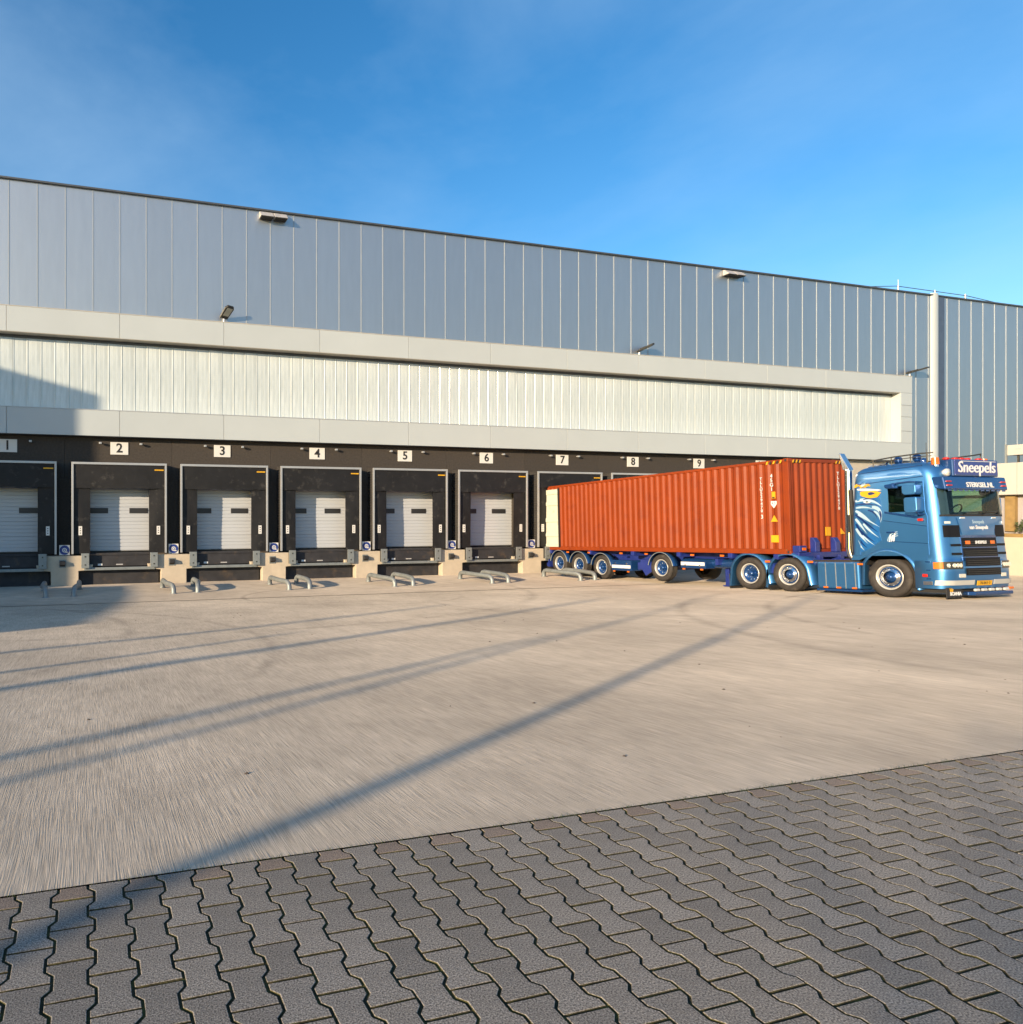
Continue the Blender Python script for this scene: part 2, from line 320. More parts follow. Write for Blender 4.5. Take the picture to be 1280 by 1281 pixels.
# ---- paving: bone-shaped interlocking stones
pav = strip('paving', -16, 40, [-14, -5, EDGE], -0.0060, 'moss')
XA, YA, PW, PL = -0.0528, 2.9103, 0.14, 0.2
def bone(y0, y1, waist_at_mid=True, g=0.0048):
    # half width along the stone's own length, 0 = its first bed joint
    def hw(t):
        t = t % PL; t = min(t, PL - t)
        return .0825 if t < .034 else .0575 if t > .062 else .0825 - .025 * (t - .034) / .028
    ts = sorted(set([y0 + g, y1 - g] + [t for t in (.034, .062, .138, .166) if y0 + g < t < y1 - g]))
    return [(-(hw(t) - g), t) for t in ts] + [((hw(t) - g), t) for t in reversed(ts)]
def paver_mesh(name, y0, y1, m):
    pl = bone(y0, y1); cxm = 0; cym = (y0 + y1) / 2; n = len(pl)
    def inset(k):
        return [(p[0] - math.copysign(k, p[0]), p[1] + (k if p[1] < cym - .02 and abs(p[1] - (y0 + .0048)) < 1e-6 else -k if abs(p[1] - (y1 - .0048)) < 1e-6 else 0)) for p in pl]
    a = inset(0.0022); b = inset(0.0006)
    vs = [(p[0], p[1] - cym, 0) for p in a] + [(p[0], p[1] - cym, -.0016) for p in b] + [(p[0], p[1] - cym, -.03) for p in pl]
    fs = [tuple(range(n - 1, -1, -1))]
    for r in range(2):
        for i in range(n):
            j = (i + 1) % n; fs.append((r * n + i, r * n + j, (r + 1) * n + j, (r + 1) * n + i))
    mb = MB(); mb.add(vs, fs); return mb
PM = {}
for nm, (a, b, m) in dict(full=(0, PL, 'paver'), half=(0, EDGE - YA, 'paverbrown'), cut=(0, EDGE - (YA - .1), 'paver')).items():
    mb = paver_mesh('paving_stone', a, b, m); nn = (len(mb.v)) // 3; PM[nm] = (mb, mb.mesh('paving_stone', M[m], M['moss'], lambda i, nn=nn: int(i > nn)), (a + b) / 2)
stones = []
for k in range(-70, 120):
    x = XA + PW * k
    off = 0 if k % 2 == 0 else -.1
    for j in range(0, 26):
        y = YA + off - PL * j            # lower bed joint of this stone
        typ = 'full'
        if j == 0: typ = 'half' if k % 2 == 0 else 'cut'
        yc = y + PM[typ][2]
        px = pxl(x, yc, 0)
        vis = px[2] > .3 and -30 < px[0] < 1310 and px[1] < 1325
        stones.append((px[2] if vis else 1e3 + px[2], x, yc, typ, vis))
stones.sort(key=lambda q: q[0])
rest = MB(); cnt = 0; restb = MB()
for (d, x, yc, typ, vis) in stones:
    rz = random.gauss(0, .008); dz = random.uniform(-.0012, .0012); tx, ty = random.gauss(0, .0032), random.gauss(0, .0032)
    if vis and cnt < 300:
        o = bpy.data.objects.new('paving_stone', PM[typ][1]); COL.objects.link(o); o.parent = pav
        o.location = (x, yc, dz); o.rotation_euler = (tx, ty, rz); cnt += 1
    else:
        tgt = restb if typ == 'half' else rest
        mbs = PM[typ][0]; c, s = cos(rz), sin(rz)
        tgt.add([(x + p[0] * c - p[1] * s, yc + p[0] * s + p[1] * c, p[2] + dz + p[0] * ty) for p in mbs.v], mbs.f)
for mb, m, nm in ((rest, 'paver', 'distant_paving_stones'), (restb, 'paverbrown', 'distant_edge_stones')):
    me = mb.mesh(nm, M[m]); o = link(nm, me, pav); kind(o, 'stuff')

rw = random.Random(9); mb = MB()
for k in range(900):
    x = rw.uniform(-1, 9) if rw.random() < .5 else rw.choice((3.1, 3.6, 4.3, 5.0, 2.4, .6)) + rw.gauss(0, .25)
    y = EDGE + .004 + rw.gauss(0, .006); h = rw.uniform(.006, .022); a = rw.uniform(0, 6.28); lx, ly_ = cos(a) * h * .7, sin(a) * h * .7
    mb.add([(x, y, -.008), (x + .003, y, -.008), (x + lx, y + ly_, h - .004)], [(0, 1, 2)])
o = part('edge_weeds', mb, 'leaf'); kind(o, 'stuff')
mb = MB()
for k in range(90):
    x, y = rw.uniform(-3, 16), rw.uniform(3.2, 19); q = rw.uniform(.006, .02); a = rw.uniform(0, 6.28); z = gz(y) + .001
    pts = [(x + q * cos(a + t) * rw.uniform(.6, 1.3), y + q * sin(a + t) * rw.uniform(.6, 1.3)) for t in (0, 1.25, 2.5, 3.8, 5.0)]
    mb.add([(p[0], p[1], z) for p in pts] + [(x, y, z + q * .6)], [(i, (i + 1) % 5, 5) for i in range(5)])
kind(part('yard_debris', mb, 'bark'), 'stuff')
# ================================================================ WAREHOUSE
wh = thing('warehouse', (20, 28, -1.15), 'long grey-blue clad warehouse with cream canopy band over numbered loading docks', 'warehouse')
ROOF, FT, FB, LT, LB, FY = 14.13, 9.29, 8.35, 5.54, 4.56, 27.62
XL, XR = -60.0, 44.49
# core volume behind everything
part('rear_hall', MB().box(XL, 110, 28.45, 95, -1.14, ROOF - .02), 'coping', wh)
part('roof_edge', MB().box(XL, 110, 27.90, 28.44, ROOF, ROOF + .065), 'coping', wh)
# upper cladding panels
def panel_mb(x0, x1, z0, z1, y=WALL, t=.08): return MB().box(x0, x1, y, y + t, z0, z1)
def cladding(xs, z0, z1):
    for a, b in zip(xs, xs[1:]):
        part('cladding_panel', panel_mb(a + .014, b - .014, z0, z1), 'cladding', wh)
        part('joint_strip', MB().box(a - .016, a + .0135, WALL - .014, WALL + .05, z0, z1), 'joint', wh)
CW = 1.0155
xs1 = [.236 + CW * k for k in range(-9, 44)] ; xs1 = [x for x in xs1 if x < 44.3]
cladding(xs1 + [44.49], FT + .02, ROOF)
cladding([44.505, 45.40, 46.40, 46.55], -1.1, ROOF)
xs2 = [47.67] + [47.955 + 1.021 * k for k in range(0, 14)]
cladding(xs2, -1.1, ROOF)
part('cladding_run', MB().box(XL, xs1[0] - .02, WALL, WALL + .08, FT + .02, ROOF), 'cladding', wh)
part('cladding_run', MB().box(xs2[-1] + .03, 110, WALL, WALL + .08, -1.1, ROOF), 'cladding', wh)
pm = MB(); pm.grid([[(46.86 - .30 * cos(pi * i / 12), 27.995 - .13 * sin(pi * i / 12), z) for i in range(13)] for z in (-1.1, ROOF + .14)]); part('pilaster', pm, 'fascia', wh)
part('corner_trim', MB().box(47.165, 47.66, 27.955, 27.99, -1.1, ROOF + .0), 'truckdark' if False else 'slate', wh)
# canopy frame
cols = [bayx(n) for n in range(-8, 13)]
cols = [c for c in cols if c < 42] + [XR]
g = .007
for a, b in zip(cols, cols[1:]):
    b2 = b
    part('fascia_panel', MB().box(a + g, b2 - g, FY, FY + .06, FB, FT), 'fascia', wh, .006)
    b3 = min(b, XR)
    part('fascia_panel', MB().box(a + g, b3 - g, FY, FY + .06, LB, LT), 'fascia', wh, .006)
for z0, z1 in ((LT + g, 6.2), (6.2 + 2 * g, 7.0), (7.0 + 2 * g, 7.65), (7.65 + 2 * g, FB - g)):
    part('fascia_panel', MB().box(43.62, XR - g, FY, FY + .06, z0, z1), 'fascia', wh, .006)
part('jamb', MB().box(43.58, 43.614, FY + .001, 28.12, LT, FB), 'fascia', wh)
part('frame_core', MB().box(XL, XR - .012, FY + .065, 28.3, FB + .012, FT - .004), 'soffit', wh)
part('frame_core', MB().box(XL, XR - .012, FY + .065, 28.3, LB + .012, LT - .02), 'soffit', wh)
part('frame_core', MB().box(43.64, XR - .012, FY + .066, 28.3, LT - .01, FB), 'soffit', wh)
part('canopy_capping', MB().box(XL, XR + .01, FY - .012, 28.0, FT + .002, FT + .024), 'soffit', wh)
part('sill_capping', MB().box(XL, 43.6, FY - .01, 28.12, LT + .002, LT + .03), 'alu', wh)
part('canopy_soffit', MB().box(XL, XR - .012, FY + .01, 28.0, LB - .012, LB + .004), 'coping', wh)
part('recess_soffit', MB().box(XL, 43.6, FY + .01, 28.12, FB - .014, FB + .004), 'soffit', wh)
part('head_flashing', MB().box(XL, 43.6, 28.06, 28.13, FB - .12, FB - .016), 'coping', wh)
# translucent band, ribbed sheets
PP = 0.4975
np_ = int((43.58 + 8) / PP); x = 43.58 - PP * np_
part('sheet_run', MB().box(XL, x - .01, 28.10, 28.16, LT + .03, FB - .12), 'poly', wh)
shm = None
for i in range(np_):
    mb = MB(); rows = []
    prof = [(0.0, 0.0), (.012, -.012), (.030, -.015), (.048, -.012), (.062, .0), (.16, -.003), (.20, -.005), (.24, -.003), (.32, -.003), (.36, -.005), (.40, -.003), (.47, 0.0), (PP, .0)]
    if shm is None:
        for z in frange(LT + .03, FB - .12, .5): rows.append([(px_ - PP / 2, py_ , z) for px_, py_ in prof])
        shm = mb.grid(rows, False).mesh('translucent_sheet', M['poly'])
    o = bpy.data.objects.new('translucent_sheet', shm); COL.objects.link(o); o.parent = wh
    o.location = Vector((x + PP * (i + .5), 28.10, 0)) - wh.location
    o.rotation_euler = (random.gauss(0, .0007), 0, random.gauss(0, .001))
part('sheet_backing', MB().box(XL, 43.6, 28.2, 28.3, LT - .05, FB), 'poly', wh)
# dark dock wall
for n in range(-8, 11):
    c = bayx(n)
    part('lintel_panel', MB().box(c - PITCH / 2 + .004, c + PITCH / 2 - .004, WALL, 28.3, 2.9, LB - .014), 'black_wall', wh)
    part('pier', MB().box(c + PITCH / 2 - .6, c + PITCH / 2 + .6, WALL, 28.3, -.06, 2.896), 'black_wall', wh)
endx = bayx(10) + PITCH / 2
part('end_wall', MB().box(endx + .61, 38.9, WALL, 28.3, -1.15, LB - .014), 'black_wall', wh)
part('end_wall', MB().box(38.91, 44.48, 27.98, 28.3, -1.15, 3.6), 'fascia', wh)
part('end_lintel', MB().box(38.91, 44.48, 28.02, 28.3, 3.61, LB - .014), 'soffit', wh)

# concrete docks: plinths between the bays, ledges under the bumpers
def plinth(n):
    c = bayx(n) + PITCH / 2
    mb = MB()
    mb.prism([(c - .63, -.02), (c + .66, -.02), (c + .66, -.36), (c + 1.05, -.36), (c + 1.0, -.56), (c + .52, -.60), (c + .52, -1.17), (c - .48, -1.17), (c - .48, -.60), (c - .96, -.56), (c - 1.0, -.36), (c - .63, -.36)], 'y', 27.48, 28.3)
    part('dock_plinth', mb, 'plinth', wh, .02)
for n in range(-4, 11): plinth(n)

# ---- per-bay things
W = ['zero', 'one', 'two', 'three', 'four', 'five', 'six', 'seven', 'eight', 'nine', 'ten', 'eleven']
def make_sign(n):
    x = bayx(n)
    t = thing('number_sign', (x, WALL, 3.9), f'white sign showing a black {W[n]} on the dark wall', 'sign', 'number signs above the loading docks')
    part('board', MB().box(x - .34, x + .34, WALL - .03, WALL - .004, 3.885, 4.37), 'signwhite', t, .004)
    text('numeral', str(n), .50, 'ink', t, (0, -.036, .228), (pi / 2, 0, 0), sx=1.0, bold=.010)
for n in range(1, 11): make_sign(n)

SHY = 27.40
def make_shelter(n, open_=False):
    c = bayx(n); L, R = c - 1.775, c + 1.775
    t = thing('dock_shelter', (c, 28, -.02), '', 'dock shelter', 'black dock shelters along the wall')
    b, tp = .05, 3.53
    part('frame_bar', MB().box(L, L + .075, SHY - .03, SHY + .03, b, tp), 'alu', t, .006)
    part('frame_bar', MB().box(R - .075, R, SHY - .03, SHY + .03, b, tp), 'alu', t, .006)
    part('frame_bar', MB().box(L + .076, R - .076, SHY - .03, SHY + .03, tp - .085, tp), 'alu', t, .006)
    # bellows side walls
    for sx in (L + .012, R - .012):
        mb = MB(); rows = []
        for i, z in enumerate(frange(b, tp - .02, .055)):
            o = (.012 if i % 2 else -.004) * (1 if sx > c else -1)
            rows.append([(sx + o, SHY + .032, z), (sx + o, WALL - .004, z)])
        part('side_wall', mb.grid(rows, False), 'bellows', t)
    part('top_cover', MB().box(L + .01, R - .01, SHY + .032, WALL - .004, tp - .03, tp - .005), 'bellows', t)
    hz = 2.78 if open_ else 2.545
    # header curtain with a cut lower edge, slightly billowed
    rng_ = random.Random(n * 13 + 5)
    ph = rng_.uniform(0, 6)
    mb = MB(); rows = []
    for z in (tp - .085, 3.2, 2.95, hz + .12, hz):
        row = []
        for i in range(25):
            u = i / 24; xx = L + .077 + (R - L - .154) * u
            k = (tp - z)
            row.append((xx, SHY + .012 + .05 * k * (.4 + .5 * sin(ph + u * 7.1)) * (1 if z > hz + .2 else .7), z + (rng_.uniform(-.012, .012) if z == hz else 0)))
        rows.append(row)
    part('header_curtain', mb.grid(rows), 'curtain', t)
    w = .52 if open_ else .60
    for s in (-1, 1):
        xo = c + s * (1.775 - .077); xi = c + s * (1.775 - .077 - w)
        mb = MB(); rows = []
        for z in frange(.06, hz + .35, .3):
            row = []
            for i in range(7):
                u = i / 6; row.append((xo + (xi - xo) * u, SHY + .075 + .035 * u * u + .012 * sin(ph + z * 2 + u * 4), z))
            rows.append(row)
        part('side_curtain', mb.grid(rows), 'curtain', t)
        xm = c + s * (1.775 - .077 - .24 + (0 if s > 0 else .0))
        lb = part('marker_label', MB().box(xm - .065, xm + .065, SHY + .052, SHY + .064, .76, 1.10), 'signwhite', t)
        for z in (.84, .93, 1.02): part('marker_dot', MB().box(xm - .02, xm + .02, SHY + .048, SHY + .052, z - .018, z + .018), 'ink', lb, wl=True)
    part('maker_tag', MB().box(R - .47, R - .12, SHY - .012, SHY - .004, 3.245, 3.295), 'yellow', t)
    return t
def label_shelter(t, n):
    extra = {1: ', leftmost, in building shade', 2: ', half shaded by building', 7: ', behind the rear of the orange container', 8: ', mostly hidden by the orange container', 9: ', hidden behind the orange container', 10: ', hidden behind the container front'}.get(n, '')
    t['label'] = f'black dock shelter with aluminium frame under sign {W[n]}{extra}'
proto = make_shelter(2); label_shelter(proto, 2)
for n in range(1, 11):
    if n == 2: continue
    if n == 7: t = make_shelter(7, True)
    else: t = make_shelter(n)
    label_shelter(t, n)

DY = 28.17
def make_door(n):
    c = bayx(n)
    t = thing('dock_door', (c, 28.2, .12), '', 'loading door', 'grey sectional doors of the loading docks')
    z = .12
    for k in range(5):
        h = .568; mb = MB()
        prof = []
        nr = 4
        for r in range(nr):
            z0 = z + h * r / nr; z1 = z + h * (r + 1) / nr
            prof += [(DY + .006, z0 + .016), (DY - .012, z0 + .028), (DY - .012, z1 - .004), (DY + .006, z1)]
        rows = [[(c - 1.45, p[0], p[1]) for p in prof], [(c + 1.45, p[0], p[1]) for p in prof]]
        mb.grid(rows, False); mb.box(c - 1.45, c + 1.45, DY + .007, DY + .04, z + .002, z + h - .002)
        sec = part('door_section', mb, 'door', t)
        if k == 2:
            for xx in (c - .78, c + .75):
                fr = part('window', MB().box(xx - .36, xx + .36, DY - .03, DY + .004, z + .335, z + .545), 'wframe', sec, .008)
                
        z += h
    part('door_seal', MB().box(c - 1.45, c + 1.45, DY - .01, DY + .04, .085, .118), 'black', t)
    return t
pd = make_door(2)
for n in range(1, 11):
    t = pd if n == 2 else make_door(n)
    t['label'] = f'light grey ribbed sectional door with two slot windows below sign {W[n]}'

def make_leveller(n):
    c = bayx(n)
    t = thing('dock_leveller', (c, 28, -1.15), '', 'dock leveller', 'dock levellers below the doors')
    part('pit_back', MB().box(c - 1.43, c + 1.43, 28.02, 28.16, -1.16, -.02), 'pit', t)
    part('deck', MB().box(c - 1.2, c + 1.2, 27.62, 28.14, -.03, .06), 'pit', t, .01)
    part('apron_plate', MB().box(c - 1.2, c + 1.2, 27.60, 27.66, -.44, -.035), 'pit', t)
    part('lip', MB().box(c - 1.33, c + 1.33, 27.45, 27.62, -.585, -.475), 'galv', t, .012)
    part('buffer_plate', MB().box(c - 1.5, c + 1.5, 27.80, 27.86, -1.16, -.60), 'pit', t)
    part('type_label', MB().box(c - .82, c - .65, 27.585, 27.598, -.41, -.34), 'white', t)
    part('type_label', MB().box(c - .14, c + .12, 27.585, 27.598, -.40, -.36), 'red' if False else 'hood', t)
    return t
pl_ = make_leveller(2)
for n in range(1, 11):
    t = pl_ if n == 2 else make_leveller(n)
    t['label'] = f'dark dock leveller with pale steel lip below sign {W[n]}'

def make_bumper(x):
    t = thing('dock_bumper', (x, 27.48, -.5), '', 'dock bumper', 'steel faced dock bumpers beside the levellers')
    part('rubber_block', MB().box(x - .13, x + .13, 27.36, 27.478, -.47, .05), 'black', t)
    part('face_plate', MB().box(x - .145, x + .145, 27.325, 27.358, -.49, .075), 'galv', t, .008)
    for z in (-.36, -.05):
        part('bolt', MB().cbox(x, 27.318, z, .05, .012, .05), 'lampbody', t)
    return t
pb = make_bumper(bayx(2) - 1.28); first = True
for n in range(1, 11):
    for s in (-1, 1):
        x = bayx(n) + s * 1.28
        t = pb if first and n == 2 and s == -1 else copy_tree(pb, None, (x - (bayx(2) - 1.28), 0, 0))
        t['label'] = f"{'left' if s < 0 else 'right'} galvanised bumper plate of the dock marked {W[n]}"
def make_bluesign(x):
    t = thing('blue_sign', (x, 27.55, -.02), '', 'sign', 'blue round symbols between the docks')
    part('board', MB().box(x - .19, x + .19, 27.50, 27.512, .01, .39), 'signwhite', t)
    def disc(name, r, y, m, parent, cx_=0, cz_=.2, n=28):
        return part(name, MB().prism([(x + cx_ + r * cos(2 * pi * i / n), cz_ + r * sin(2 * pi * i / n)) for i in range(n)], 'y', y, y + .004), m, parent)
    disc('blue_disc', .178, 27.494, 'blue', t)
    disc('symbol_disc', .085, 27.488, 'signwhite', t); disc('symbol_hole', .052, 27.482, 'blue', t); disc('symbol_hub', .03, 27.476, 'signwhite', t)
    part('symbol_bar', MB().box(x + .03, x + .115, 27.4755, 27.4795, .105, .14), 'signwhite', t)
    part('post', MB().box(x - .02, x + .02, 27.514, 27.56, -.02, .34), 'lampbody', t)
    return t
pbs = make_bluesign(bayx(2) + 2.05)
for n in range(1, 10):
    t = pbs if n == 2 else copy_tree(pbs, None, (PITCH * (n - 2), 0, 0))
    t['label'] = f'blue disc sign with white symbol between the docks marked {W[n]} and {W[n + 1]}'
def make_socket(x):
    t = thing('dock_lamp_box', (x, 27.48, -.4), '', 'control box', 'small black boxes on the concrete piers')
    part('back_plate', MB().box(x - .13, x + .13, 27.462, 27.478, -.46, -.16), 'galv', t, .005)
    part('housing', MB().prism([(27.46, -.20), (27.30, -.22), (27.28, -.34), (27.46, -.42)], 'x', x - .10, x + .10), 'black', t, .012)
    return t
ps = make_socket(bayx(2) + 1.98)
for n in range(1, 10):
    t = ps if n == 2 else copy_tree(ps, None, (PITCH * (n - 2), 0, 0))
    t['label'] = f'black box on the cream pier between docks {W[n]} and {W[n + 1]}'
def make_spot(x):
    t = thing('wall_bracket', (x, WALL, 4.2), '', 'bracket', 'small brackets on the dark wall')
    part('arm', MB().box(x - .02, x + .02, WALL - .12, WALL - .003, 4.30, 4.335), 'alu', t)
    part('head', MB().prism([(WALL - .20, 4.27), (WALL - .10, 4.27), (WALL - .10, 4.345), (WALL - .20, 4.345)], 'x', x - .05, x + .05), 'alu', t, .01)
    return t
psp = make_spot(bayx(2) - .72)
for n in range(1, 10):
    for s in (-.72, .82):
        t = psp if n == 2 and s < 0 else copy_tree(psp, None, (bayx(n) + s - (bayx(2) - .72), 0, 0))
        t['label'] = f"small pale wall bracket {'left' if s < 0 else 'right'} of the sign {W[n]}"
# wheel guides
def make_guide(flip):
    t = thing('wheel_guide', (0, 23.6, gz(23.6)), '', 'wheel guide', 'galvanised pipe wheel guides on the apron')
    f = flip
    P = [(0.02 * f, 0, -.06), (0.02 * f, .0, .12), (.03 * f, .05, .215), (.05 * f, .17, .265), (.10 * f, .55, .275), (.16 * f, .80, .275), (.17 * f, 1.1, .275), (.17 * f, 1.95, .275), (.17 * f, 2.08, .24), (.17 * f, 2.15, .18), (.17 * f, 2.15, -.06)]
    o = part('pipe', MB().tube(P, .085, 14), 'galv', t, wl=False)
    for (x, y) in ((0.02 * f, 0), (.17 * f, 2.15)):
        part('base_plate', MB().lathe([(0, .0), (.015, .0), (.015, .13), (0, .13)], 16, (x, y, .0), 'z'), 'galv', t, wl=False)
    return t
gl, gr = make_guide(-1), make_guide(1); gl0 = gr0 = True
for n in range(1, 7):
    c = bayx(n) + PITCH / 2
    a = gl if n == 1 else copy_tree(gl); b = gr if n == 1 else copy_tree(gr)
    a.location = (c - .46 + random.uniform(-.04, .04), 23.6, gz(23.6)); b.location = (c + .36 + random.uniform(-.04, .04), 23.75, gz(23.75))
    w = 'by the container wheels' if n == 6 else f'in front of the pier between docks {W[n]} and {W[n + 1]}'
    a['label'] = f'left bent galvanised pipe {w}'; b['label'] = f'right bent galvanised pipe {w}'

# floodlights, hoods, roof cable
def floodlight(x, yaw, tilt, sc, label):
    t = thing('floodlight', (x, FY + .2, FT + .024), label, 'floodlight', 'floodlights on the canopy edge', (0, 0, yaw))
    part('foot', MB().box(-.06, .06, -.06, .06, 0, .02), 'galv', t, wl=False)
    part('post', MB().tube([(0, 0, 0), (0, 0, .16)], .05, 10), 'alu', t, wl=False)
    c, s = cos(tilt), sin(tilt)
    def tr(mb): mb.v = [(p[0], p[1] * c - p[2] * s, p[1] * s + p[2] * c + .2) for p in mb.v]; return mb
    L = .62 * sc
    hd = part('housing', tr(MB().prism([(-.20 * sc, -.04), (-.23 * sc, L * .8), (-.15 * sc, L), (.15 * sc, L), (.23 * sc, L * .8), (.20 * sc, -.04)], 'z', 0, .09)), 'lampbody', t, .02, wl=False)
    part('lens', tr(MB().box(-.15 * sc, .15 * sc, .12 * sc, L * .85, -.008, -.001)), 'lens', hd, wl=False)
    for k in range(5): part('cooling_fin', tr(MB().box(-.16 * sc, .16 * sc, .06 + k * .06, .075 + k * .06, .09, .115)), 'lampbody', hd, wl=False)
    return t
floodlight(5.35, radians(180 + 28), radians(38), .95, 'dark square floodlight on the canopy edge above dock three, leftmost lamp')
floodlight(25.95, radians(180 + 62), radians(24), 1.15, 'slim floodlight on the canopy edge above dock eight, middle lamp')
floodlight(44.6, radians(180 + 64), radians(16), 1.45, 'slim floodlight at the right end of the cream canopy')
def hood(x, label):
    t = thing('overflow_hood', (x, WALL, 13.8), label, 'metal hood', 'pairs of metal hoods under the roof edge')
    for dx in (-.30, .30):
        part('hood_box', MB().prism([(WALL - .015, 14.08), (WALL - .12, 14.06), (WALL - .40, 13.80), (WALL - .015, 13.80)], 'x', x + dx - .28, x + dx + .28), 'hood', t, .01)
        part('hood_mouth', MB().box(x + dx - .25, x + dx + .25, WALL - .37, WALL - .03, 13.77, 13.797), 'black', t)
hood(7.43, 'pair of grey metal hoods under the roof edge, left pair above dock three')
hood(31.9, 'pair of pale metal hoods under the roof edge, right pair above dock nine')
t = thing('roof_cable', (45.2, 28.3, ROOF + .1), 'thin dark roof edge safety cable on short pale posts near the pilaster', 'safety cable')
part('cable', MB().tube([(41.5, 28.4, 14.30), (44.5, 28.4, 14.62), (50.3, 28.4, 14.58), (54.5, 28.4, 14.28)], .02, 6), 'coping', t)
for x in (44.6, 47.6, 50.2): part('post', MB().tube([(x, 28.4, ROOF), (x, 28.4, 14.66)], .05, 8), 'alu', t)
part('end_cap', MB().tube([(44.6, 28.4, 14.62), (44.6, 28.4, 15.0)], .018, 6), 'alu', t)

# ================================================================ CONTAINER AND TRAILER
TILT = math.atan(.0363)
LC = 11.86; HC = 2.925; WC = 2.44
RO = (20.45 + 1.25, 27.76, -.092)
def tilted(name, label, cat, loc=RO): return thing(name, loc, label, cat, None, (-TILT, 0, 0))
# local frame: x across (near side -1.25), y: 0 at the rear, -LC at the front, z up from container underside
ct = tilted('shipping_container', 'long orange red corrugated shipping container on the blue trailer', 'shipping container')
def cp(name, mb, m, parent=ct, bevel=0, label=None): return part(name, mb, m, parent, bevel, label, wl=False)
XN = -1.25; XF = XN + WC; b_ = .15
def corr(u0, u1, pitch, dep, flat):
    # list of (u, depth) profile: depth 0 = outer face
    n = max(1, int(round((u1 - u0) / pitch))); p = (u1 - u0) / n; out = []
    fl = p * flat; sl = p * (.5 - flat)
    for i in range(n):
        a = u0 + p * i
        out += [(a, 0), (a + fl, 0), (a + fl + sl, dep), (a + 2 * fl + sl, dep)]
    return out + [(u1, 0)]
cs = corr(-LC + .12, -.12, .278, .036, .26)
for nm, X, sg in (('side_wall', XN + .012, 1), ('side_wall', XF - .012, -1)):
    mb = MB(); mb.grid([[(X + sg * d, u, z) for u, d in cs] for z in (.16, HC - .10)], False); cp(nm, mb, 'container')
fw = corr(XN + .12, XF - .12, .246, .045, .27)
cp('front_wall', MB().grid([[(u, -LC + .012 + d, z) for u, d in fw] for z in (.16, HC - .12)], False), 'container')
cp('roof', MB().box(XN + .02, XF - .02, -LC + .02, -.02, HC - .05, HC - .02), 'container')
cp('floor', MB().box(XN + .03, XF - .03, -LC + .03, -.03, .03, .15), 'wood')
for X in (XN, XF - .10):
    cp('bottom_rail', MB().box(X, X + .10, -LC + .165, -.165, 0, .158), 'container', bevel=.008)
    cp('top_rail', MB().box(X, X + .10, -LC + .165, -.165, HC - .10, HC - .015), 'container', bevel=.008)
    for y0 in (-LC, -.13):
        cp('corner_post', MB().box(X, X + .10, y0, y0 + .13, .12, HC - .12), 'container', bevel=.01)
        for z0 in (0, HC - .118):
            yy = y0 if y0 == -LC else -.163
            cc = cp('corner_casting', MB().box(X - .002, X + .12, yy - .002, yy + .165, z0, z0 + .118), 'container', bevel=.012)
            sx = X - .006 if X == XN else X + .118
            cp('casting_hole', MB().box(sx, sx + .008, yy + .05, yy + .11, z0 + .025, z0 + .095), 'black', cc)
for z0, z1 in ((0, .15), (HC - .12, HC - .015)):
    cp('end_rail', MB().box(XN + .13, XF - .13, -LC, -LC + .10, z0, z1), 'container', bevel=.008)
cp('door_header', MB().box(XN + .13, XF - .13, -.10, 0, HC - .12, HC - .015), 'container')
# opened door leaf folded flat on the near side: dirty white inner face outwards
mb = MB(); ds = [(0, 0), (.12, 0), (.16, .03), (.44, .03), (.48, 0), (.60, 0), (.64, .03), (1.1, .03), (1.14, 0), (1.30, 0), (1.34, .03), (1.85, .03), (1.89, 0), (2.02, 0), (2.06, .03), (2.36, .03), (2.40, 0), (2.60, 0)]
Zs0 = .12
rows = [[(XN - .075 + d, y, Zs0 + .02 + s) for s, d in ds] for y in (-1.17, -.05)]
dl = cp('folded_door', mb.grid(rows, False), 'contdoor', label='dirty white inner face of the folded back container door')
cp('door_core', MB().box(XN - .04, XN - .004, -1.17, -.05, Zs0 + .02, Zs0 + 2.62), 'contdoor', dl)
cp('door_gasket', MB().box(XN - .085, XN - .004, -1.205, -1.172, Zs0 + .0, Zs0 + 2.66), 'black', dl)
cp('door_gasket', MB().box(XN - .08, XN - .004, -.048, -.02, Zs0 + .0, Zs0 + 2.66), 'contdoor', dl)
for k in range(4): cp('hinge', MB().box(XN - .09, XN - .002, -.045, .01, .35 + k * .7, .47 + k * .7), 'container', dl)
# print on the container
tr = (pi / 2, 0, -pi / 2)
xo = XN - .003
def ypos(Y): return (Y - RO[1])
text('lettering', 'T\nL\nL\nU\n5\n2\n9\n4\n7\n0', .13, 'white', ct, (xo, ypos(16.80), 2.42), tr, extrude=.002, mid=False, bold=.002)
text('lettering', '3', .17, 'white', ct, (xo, ypos(16.80), 1.16), tr, extrude=.002, bold=.003)
text('lettering', '4\n5\nG\n1', .16, 'white', ct, (xo, ypos(16.45), 2.50), tr, extrude=.002, mid=False, bold=.002)
yl = ypos(16.40)
lb = cp('height_label', MB().box(xo - .002, xo + .02, yl - .055, yl + .055, 1.72, 1.93), 'yellow')
cp('label_print', MB().box(xo - .005, xo - .0025, yl - .04, yl + .04, 1.73, 1.77), 'ink', lb)
cp('weight_label', MB().prism([(yl - .09, 1.64), (yl + .09, 1.64), (yl + .09, 1.54), (yl, 1.42), (yl - .09, 1.54)], 'x', xo - .002, xo + .02), 'white')
text('lettering', '4,5', .11, 'ink', ct, (xo - .004, yl, 1.57), tr, extrude=.001)
cp('warning_triangle', MB().prism([(yl - .11, 1.0), (yl + .11, 1.0), (yl, 1.20)], 'x', xo - .002, xo + .02), 'yellow')
